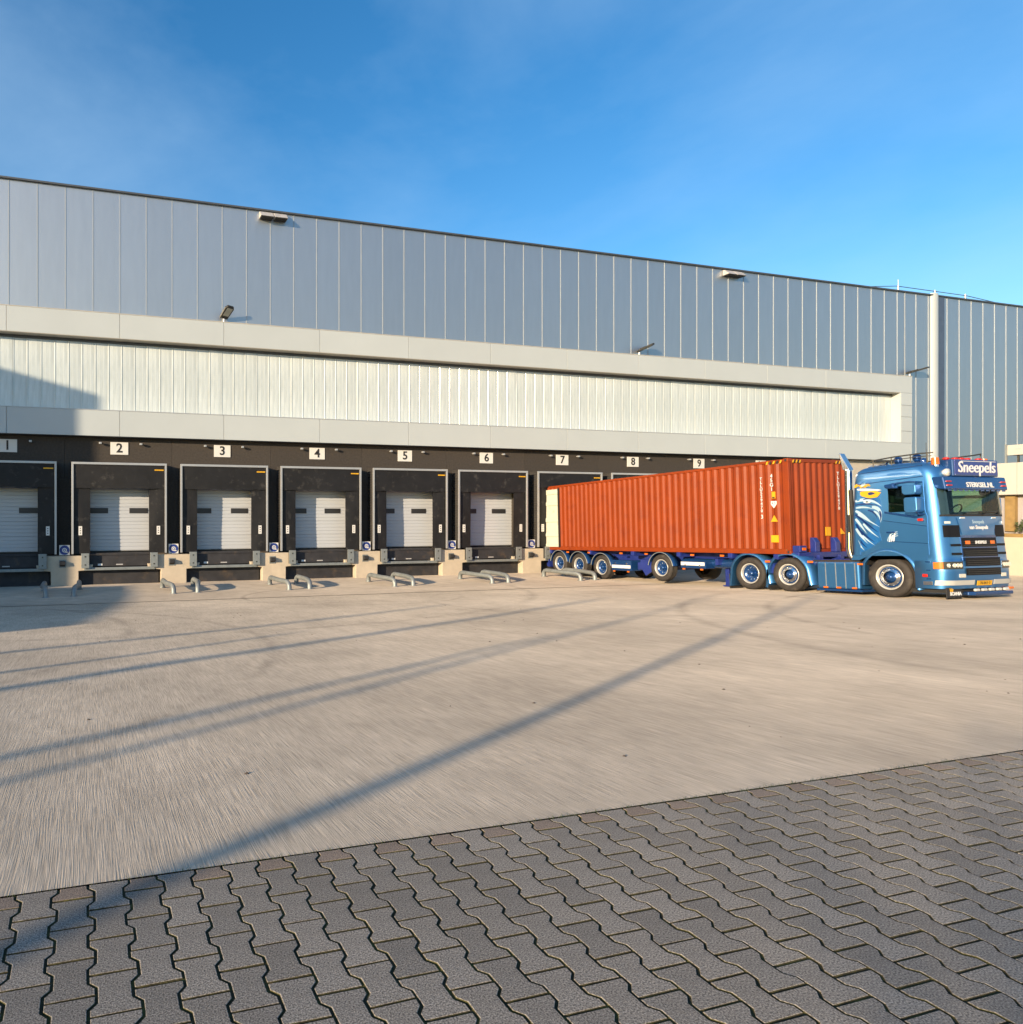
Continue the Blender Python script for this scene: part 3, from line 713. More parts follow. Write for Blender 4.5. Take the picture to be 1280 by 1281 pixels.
cp('yellow_label', MB().box(xo - .002, xo + .02, yl - .12, yl + .12, .36, .58), 'yellow')
def stripes(x0, y0, dirx, parent):
    for k in range(5):
        if dirx == 'side': cp('hazard_stripe', MB().prism([(y0 - k * .11, 2.79), (y0 - k * .11 - .055, 2.79), (y0 - k * .11 - .095, 2.88), (y0 - k * .11 - .04, 2.88)], 'x', xo - .006, xo - .001), 'yellow' if k % 2 == 0 else 'ink', parent)
        else: cp('hazard_stripe', MB().prism([(x0 + k * .07, 2.79), (x0 + k * .07 + .05, 2.79), (x0 + k * .07 + .09, 2.88), (x0 + k * .07 + .04, 2.88)], 'y', -LC - .006, -LC - .001), 'yellow' if k % 2 == 0 else 'ink', parent)
stripes(0, ypos(16.62), 'side', ct); stripes(XN + .16, 0, 'front', ct); stripes(XF - .5, 0, 'front', ct)
xm = XN + 1.55
cp('yellow_label', MB().box(xm - .1, xm + .1, -LC - .004, -LC + .02, .55, .82), 'yellow'); cp('warning_triangle', MB().prism([(XN + 2.08, .60), (XN + 2.26, .60), (XN + 2.08, .78)], 'y', -LC - .004, -LC + .02), 'yellow')
text('lettering', 'T\nL\nL\nU\n5\n2\n9\n4\n7\n0', .14, 'white', ct, (XN + 2.03, -LC - .004, 2.55), (pi / 2, 0, 0), extrude=.002, mid=False, bold=.004)

# ---- wheels
def make_wheel(parent, x, y, z, r, drive, w=.34):
    """x = outer face, wheel goes to +x"""
    rimr = .295 * r / .5
    wl_ = bpy.data.objects.new
    hubprof = [(.16, .02), (.16, rimr * .86), (.10, rimr * .93)] if drive else [(.05, rimr * .50), (.075, rimr * .62), (.085, rimr * .80), (.12, rimr * .90), (.20, rimr * .93)]
    o = part('wheel', MB().lathe(hubprof, 32, (x, y, z)), 'truckdark' if drive else 'chrome', parent, wl=False)
    prof = [(.045, rimr * 1.03), (.012, rimr * 1.12), (.0, r * .80), (.012, r * .92), (.045, r * .975), (.07, r), (.105, r), (.11, r - .012), (.125, r - .012), (.13, r), (w * .49, r), (w * .5, r - .012), (w * .54, r - .012), (w * .55, r), (w - .12, r), (w - .115, r - .012), (w - .10, r - .012), (w - .095, r), (w - .05, r * .985), (w, r * .85), (w, rimr)]
    part('tyre', MB().lathe(prof, 48, (x, y, z)), 'tyre', o, wl=False)
    part('rim', MB().lathe([(.20, rimr * .90), (.10, rimr * .92), (.055, rimr * .945), (.038, rimr * .95), (.03, rimr * 1.0), (.03, rimr * 1.06), (.05, rimr * 1.07)], 48, (x, y, z)), 'rim', o, wl=False)
    if drive:
        part('hub', MB().lathe([(.03, .0), (.03, .07), (.05, .085), (.16, .095)], 24, (x, y, z)), 'truckdark', o, wl=False)
        mbn = MB()
    else:
        part('hub', MB().lathe([(.0, .0), (.0, .045), (.02, .07), (.05, .085), (.08, rimr * .42)], 24, (x, y, z)), 'truckdark', o, wl=False)
    mb = MB()
    for k in range(10):
        a = 2 * pi * k / 10; rr = rimr * (.62 if drive else .70); xx = .135 if drive else .06
        mb.lathe([(xx + .03, .016), (xx, .016), (xx, 0)], 6, (x, y + rr * cos(a), z + rr * sin(a)))
    part('wheel_nuts', mb, 'chrome', o, wl=False)
    if not drive: part('rim_recess', MB().lathe([(.066, rimr * .76), (.072, rimr * .87)], 40, (x, y, z)), 'truckdark', o, wl=False)
    return o
def half_arc(y, z, r, a0, a1, n=18): return [(y + r * cos(radians(a0 + (a1 - a0) * i / n)), z + r * sin(radians(a0 + (a1 - a0) * i / n))) for i in range(n + 1)]
def fender(parent, x0, x1, pts, th, m, trim=None, name='mudguard'):
    mb = MB(); rows = []
    n = len(pts)
    outer = []
    for i, p in enumerate(pts):
        a = pts[max(0, i - 1)]; b = pts[min(n - 1, i + 1)]; dx, dz = b[0] - a[0], b[1] - a[1]; L = math.hypot(dx, dz) or 1
        outer.append((p[0] + dz / L * th, p[1] - dx / L * th))
    mb.grid([[(x0, p[0], p[1]) for p in pts], [(x0, p[0], p[1]) for p in outer], [(x1, p[0], p[1]) for p in outer], [(x1, p[0], p[1]) for p in pts], [(x0, p[0], p[1]) for p in pts]])
    o = part(name, mb, m, parent, wl=False)
    if trim:
        part('edge_trim', MB().tube([(x0 - .004, p[0], p[1]) for p in outer], .016, 6), trim, o, wl=False)
    return o

tl = tilted('container_trailer', 'royal blue four axle container chassis trailer under the orange container', 'trailer')
def tp_(name, mb, m, parent=tl, bevel=0, label=None): return part(name, mb, m, parent, bevel, label, wl=False)
def ly(Y): return Y - RO[1]
for x in (-.50, .36):
    tp_('frame_rail', MB().box(x, x + .14, ly(27.45), ly(15.6), -.03 - .16, -.03).box(x + .05, x + .09, ly(27.45), ly(19.3), -.45, -.19).box(x, x + .14, ly(27.45), ly(19.3), -.48, -.45), 'chassis')
for Y in (27.3, 24.7, 22.3, 20.1, 18.0, 16.4):
    tp_('cross_member', MB().box(-1.2, 1.2, ly(Y) - .06, ly(Y) + .06, -.17, -.032), 'chassis')
    for xx in (-1.24, 1.12):
        tp_('twist_lock', MB().box(xx, xx + .12, ly(Y) - .08, ly(Y) + .08, -.15, -.006), 'chassis', bevel=.01)
tp_('rear_bumper', MB().box(-1.2, 1.2, ly(27.62), ly(27.50), -.75, -.60), 'chassis', bevel=.01)
tp_('rear_panel', MB().box(-1.22, -.85, ly(27.5), ly(27.42), -.78, -.05), 'chassis')
# front bolster of the trailer standing before the container front
tp_('front_bolster', MB().box(-1.22, 1.22, -LC - .22, -LC - .02, -.10, .06), 'chassis', bevel=.015)
tp_('bolster_stop', MB().box(-1.22, -.95, -LC - .26, -LC - .02, .06, .26), 'chassis', bevel=.02)
for xx in (-.42, .42):
    tp_('container_guide', MB().prism([(-LC - .20, .06), (-LC - .02, .06), (-LC - .02, .50), (-LC - .12, .50), (-LC - .20, .36)], 'x', xx - .09, xx + .09), 'chassis', bevel=.02)
tp_('side_marker', MB().box(-1.14, -1.0, -LC - .275, -LC - .26, .12, .20), 'amber')
axl = [(26.72, 0), (25.43, 0), (24.05, 0), (20.93, .10)]
for Y, lift in axl:
    R0 = .5
    gl_ = gz(Y) - (RO[2] + .0363 * (RO[1] - Y)); z = gl_ + R0 + lift
    y = ly(Y)
    for x, sgn in ((XN + .02, 1), (XF - .02, -1)):
        if sgn == 1: make_wheel(tl, x, y, z, R0, True)
        else:
            o = part('wheel', MB().lathe([(-.34, .3), (-.34, .48), (-.05, .5), (0, .45), (-.02, .28), (-.1, .05)], 32, (x, y, z)), 'tyre', tl, wl=False)
    tp_('axle', MB().tube([(-1.0, y, z), (1.0, y, z)], .065, 10), 'chassis')
    tp_('suspension_arm', MB().box(-.52, -.42, y - .1, y + .55, z - .05, z + .1).box(.42, .52, y - .1, y + .55, z - .05, z + .1), 'chassis')
    tp_('air_bag', MB().lathe([(z - .02, .0), (z - .02, .13), (z + .1, .15), (z + .22, .13), (z + .22, 0)], 14, (-.47, y + .38, 0), 'z'), 'black')
    fender(tl, XN + .01, XN + .36, half_arc(y, z, R0 + .055, 8, 172), .022, 'truckdark', 'galv')
# lockers
def locker(Y0, Y1, z0, z1, label):
    lk = tp_('side_locker', MB().box(-1.20, -.70, ly(Y0), ly(Y1), z0, z1), 'truckdark', bevel=.02, label=label)
    tp_('reflective_band', MB().box(-1.212, -1.203, ly(Y0) - .03, ly(Y1) + .03, z0 + .10, z0 + .22), 'white', lk)
    for yy in (ly(Y0) - .22, ly(Y1) + .22): tp_('latch', MB().cbox(-1.21, yy, z1 - .14, .02, .06, .06), 'chrome', lk)
    for yy in (ly(Y0) - .15, ly(Y1) + .15): tp_('marker_lamp', MB().cbox(-1.205, yy, z0 - .03, .03, .10, .05), 'amber', lk)
locker(20.05, 19.0, -.92 + .36, -.50 + .18, 'dark blue locker with white band ahead of the lifted axle')
locker(23.48, 22.42, -.84 + .06, -.36, 'dark blue locker with white band behind the lifted axle')
for xx in (-.62, .5): tp_('landing_leg', MB().box(xx, xx + .14, ly(18.75), ly(18.60), -1.12, -.2).box(xx - .06, xx + .2, ly(18.80), ly(18.55), -1.16, -1.12), 'chassis', bevel=.01)
tp_('leg_bracket', MB().box(-1.05, 1.0, ly(18.74), ly(18.62), -.42, -.2), 'chassis')
tp_('spare_carrier', MB().box(-1.1, 1.1, ly(22.2), ly(21.5), -.72, -.42), 'chassis', bevel=.03)
tp_('side_panel', MB().prism([(ly(21.95), -.32), (ly(21.45), -.32), (ly(21.40), -.75), (ly(21.7), -.92), (ly(21.95), -.6)], 'x', -1.18, -1.12), 'chassis')
tp_('air_tank', MB().tube([(-.75, ly(20.3), -.38), (-.75, ly(17.9), -.38)], .16, 14), 'truckdark')
tp_('skid_plate', MB().box(-.48, .48, ly(17.8), ly(16.2), -.24, -.2), 'chassis')
for Y in (26.1, 24.75, 22.9, 21.6, 19.5, 18.3): tp_('marker_lamp', MB().cbox(-1.235, ly(Y), -.09, .03, .14, .06), 'amber')

# ================================================================ TRUCK
SL = .0565
FR = (20.45 + 1.275, 11.90, gz(11.90))
tk = thing('truck', FR, 'metallic blue tractor unit with eagle mural and lit-box name sign on its roof', 'truck', None, (-math.atan(SL), 0, 0))
def kp(name, mb, m, parent=tk, bevel=0, label=None): return part(name, mb, m, parent, bevel, label, wl=False)
def interp(K, v):
    if v <= K[0][0]: return K[0][1]
    for (a, p), (b, q) in zip(K, K[1:]):
        if v <= b: return p + (q - p) * (v - a) / (b - a)
    return K[-1][1]
YF = [(.2, .05), (.5, .0), (1.0, .0), (1.6, .03), (2.12, .045), (2.8, .085), (3.05, .11), (3.3, .17), (3.42, .25), (3.5, .40), (3.55, .75), (3.58, 1.1)]
WV = [(.2, 1.25), (2.2, 1.25), (3.0, 1.225), (3.3, 1.21), (3.42, 1.17), (3.5, 1.08), (3.55, .95), (3.58, .75)]
YR = [(.9, 2.24), (2.0, 2.2), (3.0, 2.12), (3.32, 2.08), (3.44, 2.03), (3.5, 1.95), (3.56, 1.75), (3.58, 1.6)]
RC = .28
def cab_front(x, v, off=0.0):
    w = interp(WV, v); yf = interp(YF, v); ax = min(abs(x), w); r = RC
    y = yf + .05 * (x / w) ** 2; nx, ny = 0.08 * x / w, -1
    if ax > w - r:
        k = (ax - (w - r)) / r; k = min(k, .9999)
        y += r * (1 - sqrt(1 - k * k)); nx, ny = math.copysign(k, x), -sqrt(1 - k * k)
    return (x + nx * off, y + ny * off, v)
def cab_side(y, v, off=0.0, s=-1):
    return (s * (interp(WV, v) + off), y, v)
def outline(v):
    w = interp(WV, v); yr = interp(YR, v); yf = interp(YF, v); ys = yf + .05 + RC
    pts = [(-w + .10, yr, v), (-w + .03, yr - .03, v), (-w, yr - .10, v)]
    for yy in (1.80, 1.50, 1.24, .86, .47 + max(0, v - 2.9) * .3): pts.append((-w, min(yy, yr - .12) if yy > 1 else max(yy, ys + .001), v))
    for i in range(0, 9): pts.append(cab_front(-w + RC * (1 - cos(pi / 2 * i / 8)) if i else -w, v))
    for i in range(1, 12): pts.append(cab_front((-w + RC) + (2 * w - 2 * RC) * i / 12, v))
    right = [(-p[0], p[1], p[2]) for p in reversed(pts[:17])]
    return pts + right
lv = [1.10, 1.3, 1.6, 1.9, 2.14, 2.25, 2.5, 2.78, 2.92, 3.0, 3.15, 3.28, 3.36, 3.42, 3.46, 3.50, 3.53, 3.555, 3.575, 3.58]
rows = [outline(v) for v in lv]
mb = MB(); mb.grid(rows, True, True)
def opening(f):
    c = sum((Vector(mb.v[i]) for i in f), Vector()) / len(f)
    if c.y < .42 and abs(c.x) < .97 and 2.14 < c.z < 2.78: return True
    return abs(c.x) > 1.19 and .46 < c.y < 1.25 and 2.24 < c.z < 2.93
keep = [not opening(f) for f in mb.f]
mb.f = [f for f, k in zip(mb.f, keep) if k]; mb.sm = [q for q, k in zip(mb.sm, keep) if k]
mb.add(rows[-1], [tuple(range(len(rows[-1])))]); mb.add(rows[0], [tuple(range(len(rows[0])))])
kp('cab', mb, 'truck')
# lower front: bumper body from .26 to 1.10, back to the wheel arch
def low_out(v, yr, grow=0.0):
    pts = [(-1.20, yr, v), (-1.25 - grow, yr, v)]
    for i in range(0, 9):
        x, y, z = cab_front(-1.25 + RC * (1 - cos(pi / 2 * i / 8)) if i else -1.25, v); pts.append((x, y - grow, z))
    for i in range(1, 12): x, y, z = cab_front((-1.25 + RC) + (2.5 - 2 * RC) * i / 12, v); pts.append((x, y - grow, z))
    return pts + [(-p[0], p[1], p[2]) for p in reversed(pts[:11])]
rows = [low_out(v, .70, .03 if v < .95 else 0.0) for v in (.27, .45, .70, .93, .98, 1.10)]
mb = MB(); mb.grid(rows, True, True); mb.add(rows[0], [tuple(range(len(rows[0])))]); kp('bumper', mb, 'truck')
def fpatch(name, x0, x1, v0, v1, off, m, parent=tk, nx=10, nv=4, th=0.012, skew=None):
    rows = []
    for j in range(nv + 1):
        v = v0 + (v1 - v0) * j / nv
        a, b = (x0, x1) if skew is None else (x0 + skew(v), x1 - skew(v))
        rows.append([cab_front(a + (b - a) * i / nx, v, off) for i in range(nx + 1)])
    back = [[(p[0], p[1] + th, p[2]) for p in r] for r in rows]
    mb = MB(); mb.grid(rows); mb.grid(back)
    edge = rows[0] + [r[-1] for r in rows[1:]] + rows[-1][::-1][1:] + [r[0] for r in rows[::-1][1:]]
    eb = back[0] + [r[-1] for r in back[1:]] + back[-1][::-1][1:] + [r[0] for r in back[::-1][1:]]
    mb.grid([edge, eb], False); return kp(name, mb, m, parent)
def spoly(name, poly, off, th, m, parent=tk, s=-1, bevel=0):
    """polygon on the cab side given as (y, v); off = how proud of the body"""
    n = len(poly); o = [cab_side(y, v, off, s) for y, v in poly]; i = [cab_side(y, v, off - th, s) for y, v in poly]
    return kp(name, MB().add(o + i, [tuple(range(n)), tuple(range(2 * n - 1, n - 1, -1))] + [(k, n + k, n + (k + 1) % n, (k + 1) % n) for k in range(n)]), m, parent, bevel)
# windscreen
ws = fpatch('windscreen', -1.0, 1.0, 2.125, 2.80, .006, 'tglass', nx=20, nv=6, th=.0)
for x0, x1 in ((-1.13, -.94), (.94, 1.13)): fpatch('screen_corner', x0, x1, 2.13, 2.80, .009, 'glass', ws, nx=4, nv=6)
fpatch('screen_trim', -1.15, 1.15, 2.085, 2.132, .02, 'black', ws, nx=16, nv=1)
fpatch('dashboard_reflection', -.35, .75, 2.16, 2.24, .016, 'interior', ws, nx=6, nv=1, th=.003) if False else None
for x0, a in ((-.5, .35), (.2, .30), (.75, .25)):
    kp('wiper', MB().tube([cab_front(x0, 2.10, .03), cab_front(x0 + .1, 2.16, .035), cab_front(x0 + .62, 2.2, .04)], .012, 6), 'black', ws)
# doors (both sides)
for s in (-1, 1):
    d = spoly('door', [(.40, 2.245), (.36, 2.1), (.37, 1.13), (.95, 1.13), (1.37, 1.42), (1.38, 2.245)], .012, .02, 'truck', s=s)
    spoly('window_frame', [(.40, 2.25), (.47, 2.25), (.49, 2.93), (.42, 3.02)], .012, .02, 'truck', d, s); spoly('window_frame', [(1.24, 2.25), (1.38, 2.25), (1.36, 3.0), (1.24, 3.0)], .012, .02, 'truck', d, s)
    spoly('window_frame', [(.425, 3.02), (.492, 2.925), (1.238, 2.925), (1.238, 3.04)], .0125, .02, 'truck', d, s)
    spoly('side_window', [(.46, 2.93), (.455, 2.24), (1.25, 2.24), (1.25, 2.93)], .002, .0015, 'tglass', d, s)
    spoly('window_rail', [(.42, 2.19), (.43, 2.12), (.62, 2.06), (1.33, 2.23), (1.33, 2.28), (.60, 2.125)], .024, .012, 'truckdark', d, s)
    spoly('crease', [(.38, 1.86), (.38, 1.845), (1.37, 2.03), (1.37, 2.045)], .019, .01, 'truckdark', d, s)
    spoly('crease', [(.38, 1.42), (.38, 1.405), (1.2, 1.47), (1.2, 1.485)], .019, .01, 'truckdark', d, s)
    hdl = kp('handle', MB().cbox(s * 1.285, 1.2, 1.72, .03, .2, .04), 'truckdark', d, .01)
    kp('side_marker', MB().cbox(s * 1.28, .50, 2.02, .05, .12, .07), 'red', d, .015)
# cab interior
it = kp('dashboard', MB().prism([(.22, 2.10), (.62, 2.16), (.74, 2.02), (.74, 1.6), (.2, 1.6)], 'x', -1.08, 1.08), 'trim', bevel=.03)
kp('steering_wheel', MB().tube([(.55 + .2 * cos(2 * pi * k / 18), .80 - .10 * sin(2 * pi * k / 18), 2.26 + .17 * sin(2 * pi * k / 18)) for k in range(19)], .018, 6, False), 'black', it)
kp('dash_papers', MB().box(.1, .55, .30, .48, 2.16, 2.22), 'white', it)
kp('cab_floor', MB().box(-1.15, 1.15, .6, 2.1, 1.3, 1.36), 'trim'); kp('back_curtain', MB().box(-1.15, 1.15, 1.62, 1.66, 1.36, 3.2), 'trim')
for x in (-.55, .55):
    st_ = kp('seat', MB().box(x - .26, x + .26, .95, 1.45, 1.6, 1.78), 'trim', bevel=.05)
    kp('seat_back', MB().prism([(1.38, 1.75), (1.50, 1.75), (1.60, 2.5), (1.48, 2.5)], 'x', x - .25, x + .25), 'trim', st_, .04); kp('headrest', MB().box(x - .13, x + .13, 1.48, 1.58, 2.53, 2.74), 'trim', st_, .03)
# door emblem
for k, (y, h) in enumerate(((1.24, .20), (1.19, .17), (1.14, .22))):
    spoly('door_emblem', [(y + .03, 1.47), (y, 1.47), (y - .04, 1.47 + h), (y - .01, 1.47 + h)], .017, .004, 'white')
for r in (.16, .21, .26):
    P = half_arc(1.06, 1.46, r, 95, 175, 8); Q = half_arc(1.06, 1.46, r + .018, 95, 175, 8)
    spoly('door_emblem', [(2.12 - p[0] - .03, p[1]) for p in P] + [(2.12 - p[0] - .03, p[1]) for p in reversed(Q)], .0165, .004, 'eagle_light')
# sun shield above the side window
kp('wind_deflector', MB().tube([cab_side(1.26, 2.93, .03), cab_side(1.1, 3.0, .05), cab_side(.7, 3.02, .05), cab_side(.5, 2.98, .04)], .022, 8), 'truckdark')
for (a, b) in (((2.0, 3.06), (.42, 3.13)), ((1.95, 3.36), (.45, 3.42))):
    kp('roof_crease', MB().tube([cab_side(a[0] + (b[0] - a[0]) * i / 8, a[1] + (b[1] - a[1]) * i / 8, .002) for i in range(9)], .012, 6), 'truckdark')
spoly('side_fairing', [(2.13, 1.12), (2.10, 1.4), (2.0, 3.0), (1.92, 3.0), (1.98, 1.4), (2.0, 1.12)], .012, .014, 'truck')
# roof name board, beacons, horns
bx = kp('name_board', MB().box(-.78, .90, .02, .42, 3.10, 3.53), 'truckdark', bevel=.02)
kp('board_face', MB().box(-.72, .86, .006, .019, 3.14, 3.50), 'chassis', bx)
text('lettering', 'Sneepels', .40, 'white', bx, (.07, .0, 3.32), (pi / 2, 0, 0), shear=.12, sx=1.0, bold=.003, extrude=.006)
kp('underline', MB().box(-.50, .80, -.002, .005, 3.474, 3.488), 'white', bx)
vs_ = kp('sun_visor', MB().prism([(.34, 3.09), (.02, 3.09), (-.025, 2.76), (.005, 2.75), (.22, 2.80)], 'x', -1.16, 1.16), 'truckdark', bevel=.03)
text('lettering', 'STERKSEL.NL', .175, 'white', vs_, (.12, -.016, 2.875), (radians(90 - 7.8), 0, 0), sx=1.0, bold=.004, extrude=.004)
for k in range(11): kp('visor_scallop', MB().lathe([(-.012, 0), (-.012, .055), (.012, .055), (.012, 0)], 12, (-1.0 + k * .2, -.055, 2.735), 'x') if False else MB().box(-1.06 + k * .2, -.94 + k * .2, -.024, -.004, 2.715, 2.757), 'truckdark', vs_, .01)
for v in (2.86, 2.96): 
    for s in (-1, 1): kp('marker_lamp', MB().cbox(s * 1.0 if s > 0 else -1.02, -.005 - (2.95 - v) * .13, v, .17, .05, .035), 'red', vs_, .01)
for x in (-.93, .9):
    b1 = kp('beacon', MB().tube([(x, .30, 3.42), (x, .30, 3.60)], [.085, .075], 14), 'amber', bevel=0)
    kp('beacon_base', MB().tube([(x, .30, 3.30), (x, .30, 3.42)], .06, 12), 'chrome', b1)
    sp = kp('spot_lamp', MB().lathe([(0, .0), (0, .085), (.05, .10), (.14, .06), (.16, 0)], 18, (0, 0, 0), 'z'), 'clear')
    sp.rotation_euler = (-pi / 2, 0, 0); sp.location = (x + (.06 if x < 0 else -.06), .06, 3.20)
for x in (-.70, -.38, -.16, .08, .50):
    kp('roof_marker', MB().lathe([(3.53, .0), (3.53, .03), (3.555, .075), (3.585, .07), (3.605, 0)], 14, (x, .2, 0), 'z'), 'red')
rk = kp('roof_rail', MB().tube([(-1.0, 1.75, 3.70), (-1.03, 1.2, 3.73), (-1.03, .6, 3.74), (-.9, .35, 3.74)], .018, 8).tube([(1.0, 1.75, 3.70), (1.03, 1.2, 3.73), (1.03, .6, 3.74), (.9, .35, 3.74)], .018, 8).tube([(-1.0, 1.75, 3.70), (1.0, 1.75, 3.70)], .018, 8)
        .tube([(-1.0, 1.72, 3.63), (-1.03, 1.2, 3.65), (-1.03, .6, 3.66), (-.9, .38, 3.66)], .012, 6), 'lampbody')
for y in (1.7, 1.25, .8, .42):
    for s in (-1, 1): kp('rail_post', MB().tube([(s * 1.01, y, 3.48), (s * 1.01, y, 3.73)], .014, 6), 'lampbody', rk)
for x, y in ((-.75, 1.25), (-.85, .75), (.3, 1.3)):
    hn = kp('roof_lamp', MB().lathe([(3.55, .0), (3.55, .05), (3.62, .09), (3.70, .095), (3.74, .06), (3.75, 0)], 14, (x, y, 0), 'z'), 'truckdark')
kp('air_horn', MB().tube([(-.9, 1.9, 3.56), (-.9, 1.5, 3.56), (-.9, 1.42, 3.56)], [.02, .03, .07], 10), 'chrome')
kp('aerial', MB().tube([(-1.0, .45, 3.45), (-1.02, .42, 4.0)], .006, 5), 'lampbody')
# front panel
kp_ = fpatch('front_panel', -.72, .72, 1.62, 2.05, .016, 'truck', nx=12, nv=3, skew=lambda v: (2.05 - v) * .30)
text('lettering', 'Sneepels', .13, 'eagle_light', kp_, (0, cab_front(0, 1.94, .026)[1], 1.94), (radians(86), 0, 0), shear=.1, extrude=.002)
text('lettering', 'van Sneepels', .135, 'white', kp_, (0, cab_front(0, 1.80, .026)[1], 1.80), (radians(86), 0, 0), shear=.2, extrude=.002, bold=.004)
for x in (-.62, .55): fpatch('washer_cover', x, x + .16, 2.03, 2.055, .028, 'clear', kp_, nx=2, nv=1)
for s in (-1, 1):
    a, b = (-1.12, -.66) if s < 0 else (.66, 1.12)
    fpatch('air_intake', a, b, 1.56, 1.86, .012, 'grille', nx=8, nv=2)
    fpatch('corner_lamp', s * 1.02 - .07, s * 1.02 + .07, 1.90, 1.96, .02, 'clear', nx=3, nv=1)
gr_ = fpatch('grille', -.66, .66, .70, 1.60, .010, 'truckdark', nx=12, nv=6)
for v0, v1 in ((1.31, 1.54), (1.07, 1.28), (.83, 1.04), (.60, .78)):
    fpatch('grille_slot', -.63, .63, v0, v1, .022 if v0 > 1 else .054, 'grille', gr_, nx=10, nv=1)
    for k in range(3): fpatch('grille_mesh', -.59, .59, v0 + .03 + k * .05, v0 + .04 + k * .05, .026 if v0 > 1 else .058, 'lampbody', gr_, nx=8, nv=1)
for s in (-1, 1):
    for v in (1.36, 1.14, .92): fpatch('grille_wing', min(s * .68, s * 1.0), max(s * .68, s * 1.0), v - .03, v + .03, .016, 'grille', nx=6, nv=1)
    fpatch('grille_lamp', s * .46 - .07, s * .46 + .08, 1.38, 1.465, .034, 'amber', gr_, nx=3, nv=1)
text('lettering', 'SNEEPELS', .10, 'white', gr_, (0, cab_front(0, 1.42, .036)[1], 1.42), (pi / 2, 0, 0), extrude=.002, bold=.004)
for s in (-1, 1):
    hl = fpatch('headlight', *((-1.22, -.72) if s < 0 else (.72, 1.22)), .76, .95, .04, 'window', nx=12, nv=3)
    fpatch('indicator', *((-1.245, -1.18) if s < 0 else (1.18, 1.245)), .77, .94, .048, 'amber', hl, nx=3, nv=2)
    for k in range(4):
        xx = s * (.80 + k * .10); p = cab_front(xx, .855, .05)
        kp('lamp_reflector', MB().tube([p, (p[0], p[1] + .03, p[2])], .052, 14), 'clear', hl)
    fpatch('fog_lamp', *((-.86, -.66) if s < 0 else (.66, .86)), .55, .64, .045, 'clear', nx=4, nv=2)
    fpatch('bumper_chrome', *((-1.24, -.36) if s < 0 else (.36, 1.24)),   .36, .48, .05, 'rim', nx=14, nv=2)
    kp('bumper_tip', MB().box(min(s * 1.27, s * 1.29), max(s * 1.27, s * 1.29), .32, .52, .36, .46), 'chrome', bevel=.008)
np1 = fpatch('number_plate', -.27, .27, .34, .46, .06, 'plate', nx=2, nv=1)
text('lettering', '78-BKF-3', .10, 'ink', np1, (0, cab_front(0, .4, .064)[1], .40), (pi / 2, 0, 0), extrude=.001)
kp('side_reflector', MB().cbox(-1.29, .47, .60, .03, .12, .08), 'red', bevel=.015); 
# lower lip with lamps, and printed flap
lip = kp('lower_lip', MB().prism([(-.62, -.02), (-.50, -.12), (.9, -.12), (1.0, -.02), (.95, .12), (-.55, .12)], 'z', .10, .19), 'truckdark', bevel=.02)
for k in range(5): kp('lip_lamp', MB().cbox(-.42 + k * .27, -.10, .235, .17, .06, .07), 'clear', lip, .02)
kp('lip_marker', MB().cbox(1.0, -.02, .25, .16, .06, .06), 'amber', lip, .02)
fl = kp('front_flap', MB().box(-1.22, -.68, .06, .09, .05, .30), 'black')
text('lettering', 'SCANIA', .115, 'white', fl, (-.92, .055, .145), (pi / 2, 0, 0), bold=.006, extrude=.002)
text('lettering', 'V8', .11, 'yellow', fl, (-1.08, .055, .235), (pi / 2, 0, 0), shear=.3, bold=.008, extrude=.002)
kp('under_tray', MB().box(-1.1, 1.1, .15, 1.6, .16, .26), 'black')
# entry steps and wheel arch on both sides
WY = 1.34; WR = .535
arch = half_arc(WY, .53, WR + .16, 2, 178, 20)
for s in (-1, 1):
    X0, X1 = (-1.26, -.9) if s < 0 else (.9, 1.26)
    fender(tk, X0 if s < 0 else X1, X1 if s < 0 else X0, [(WY - .66, .22)] + half_arc(WY, .58, WR + .10, 178, 40, 18) + [(WY + .56, .90), (WY + .60, .30)], -.07, 'truck', name='front_mudguard')
    kp('arch_lining', MB().grid([[(s * 1.2, p[0], p[1]) for p in half_arc(WY, .58, WR + .09, 0, 180, 16)], [(s * .7, p[0], p[1]) for p in half_arc(WY, .58, WR + .09, 0, 180, 16)]]), 'black')
    body = [(.42, 1.12)] + [(y, v) for y, v in ((1.0, 1.12), (.78, 1.00), (.66, .85), (.62, .27), (.42, .27))]
    xs_ = (-1.252, -1.1) if s < 0 else (1.1, 1.252)
    st = kp('step_panel', MB().prism(body, 'x', *xs_), 'truck')
    for v in (.50, .72, .93):
        kp('step_slot', MB().box(*((-1.262, -1.253) if s < 0 else (1.253, 1.262)), .36, .64, v, v + .028), 'truckdark', st)
    # body side above the arch
    top = [(2.22, 1.12), (.70, 1.12), (.80, 1.02)] + half_arc(WY, .58, WR + .17, 140, 45, 10) + [(WY + .70, .98), (2.24, .98)]
    kp('arch_panel', MB().prism(top, 'x', *((-1.249, -1.0) if s < 0 else (1.0, 1.249))), 'truck')
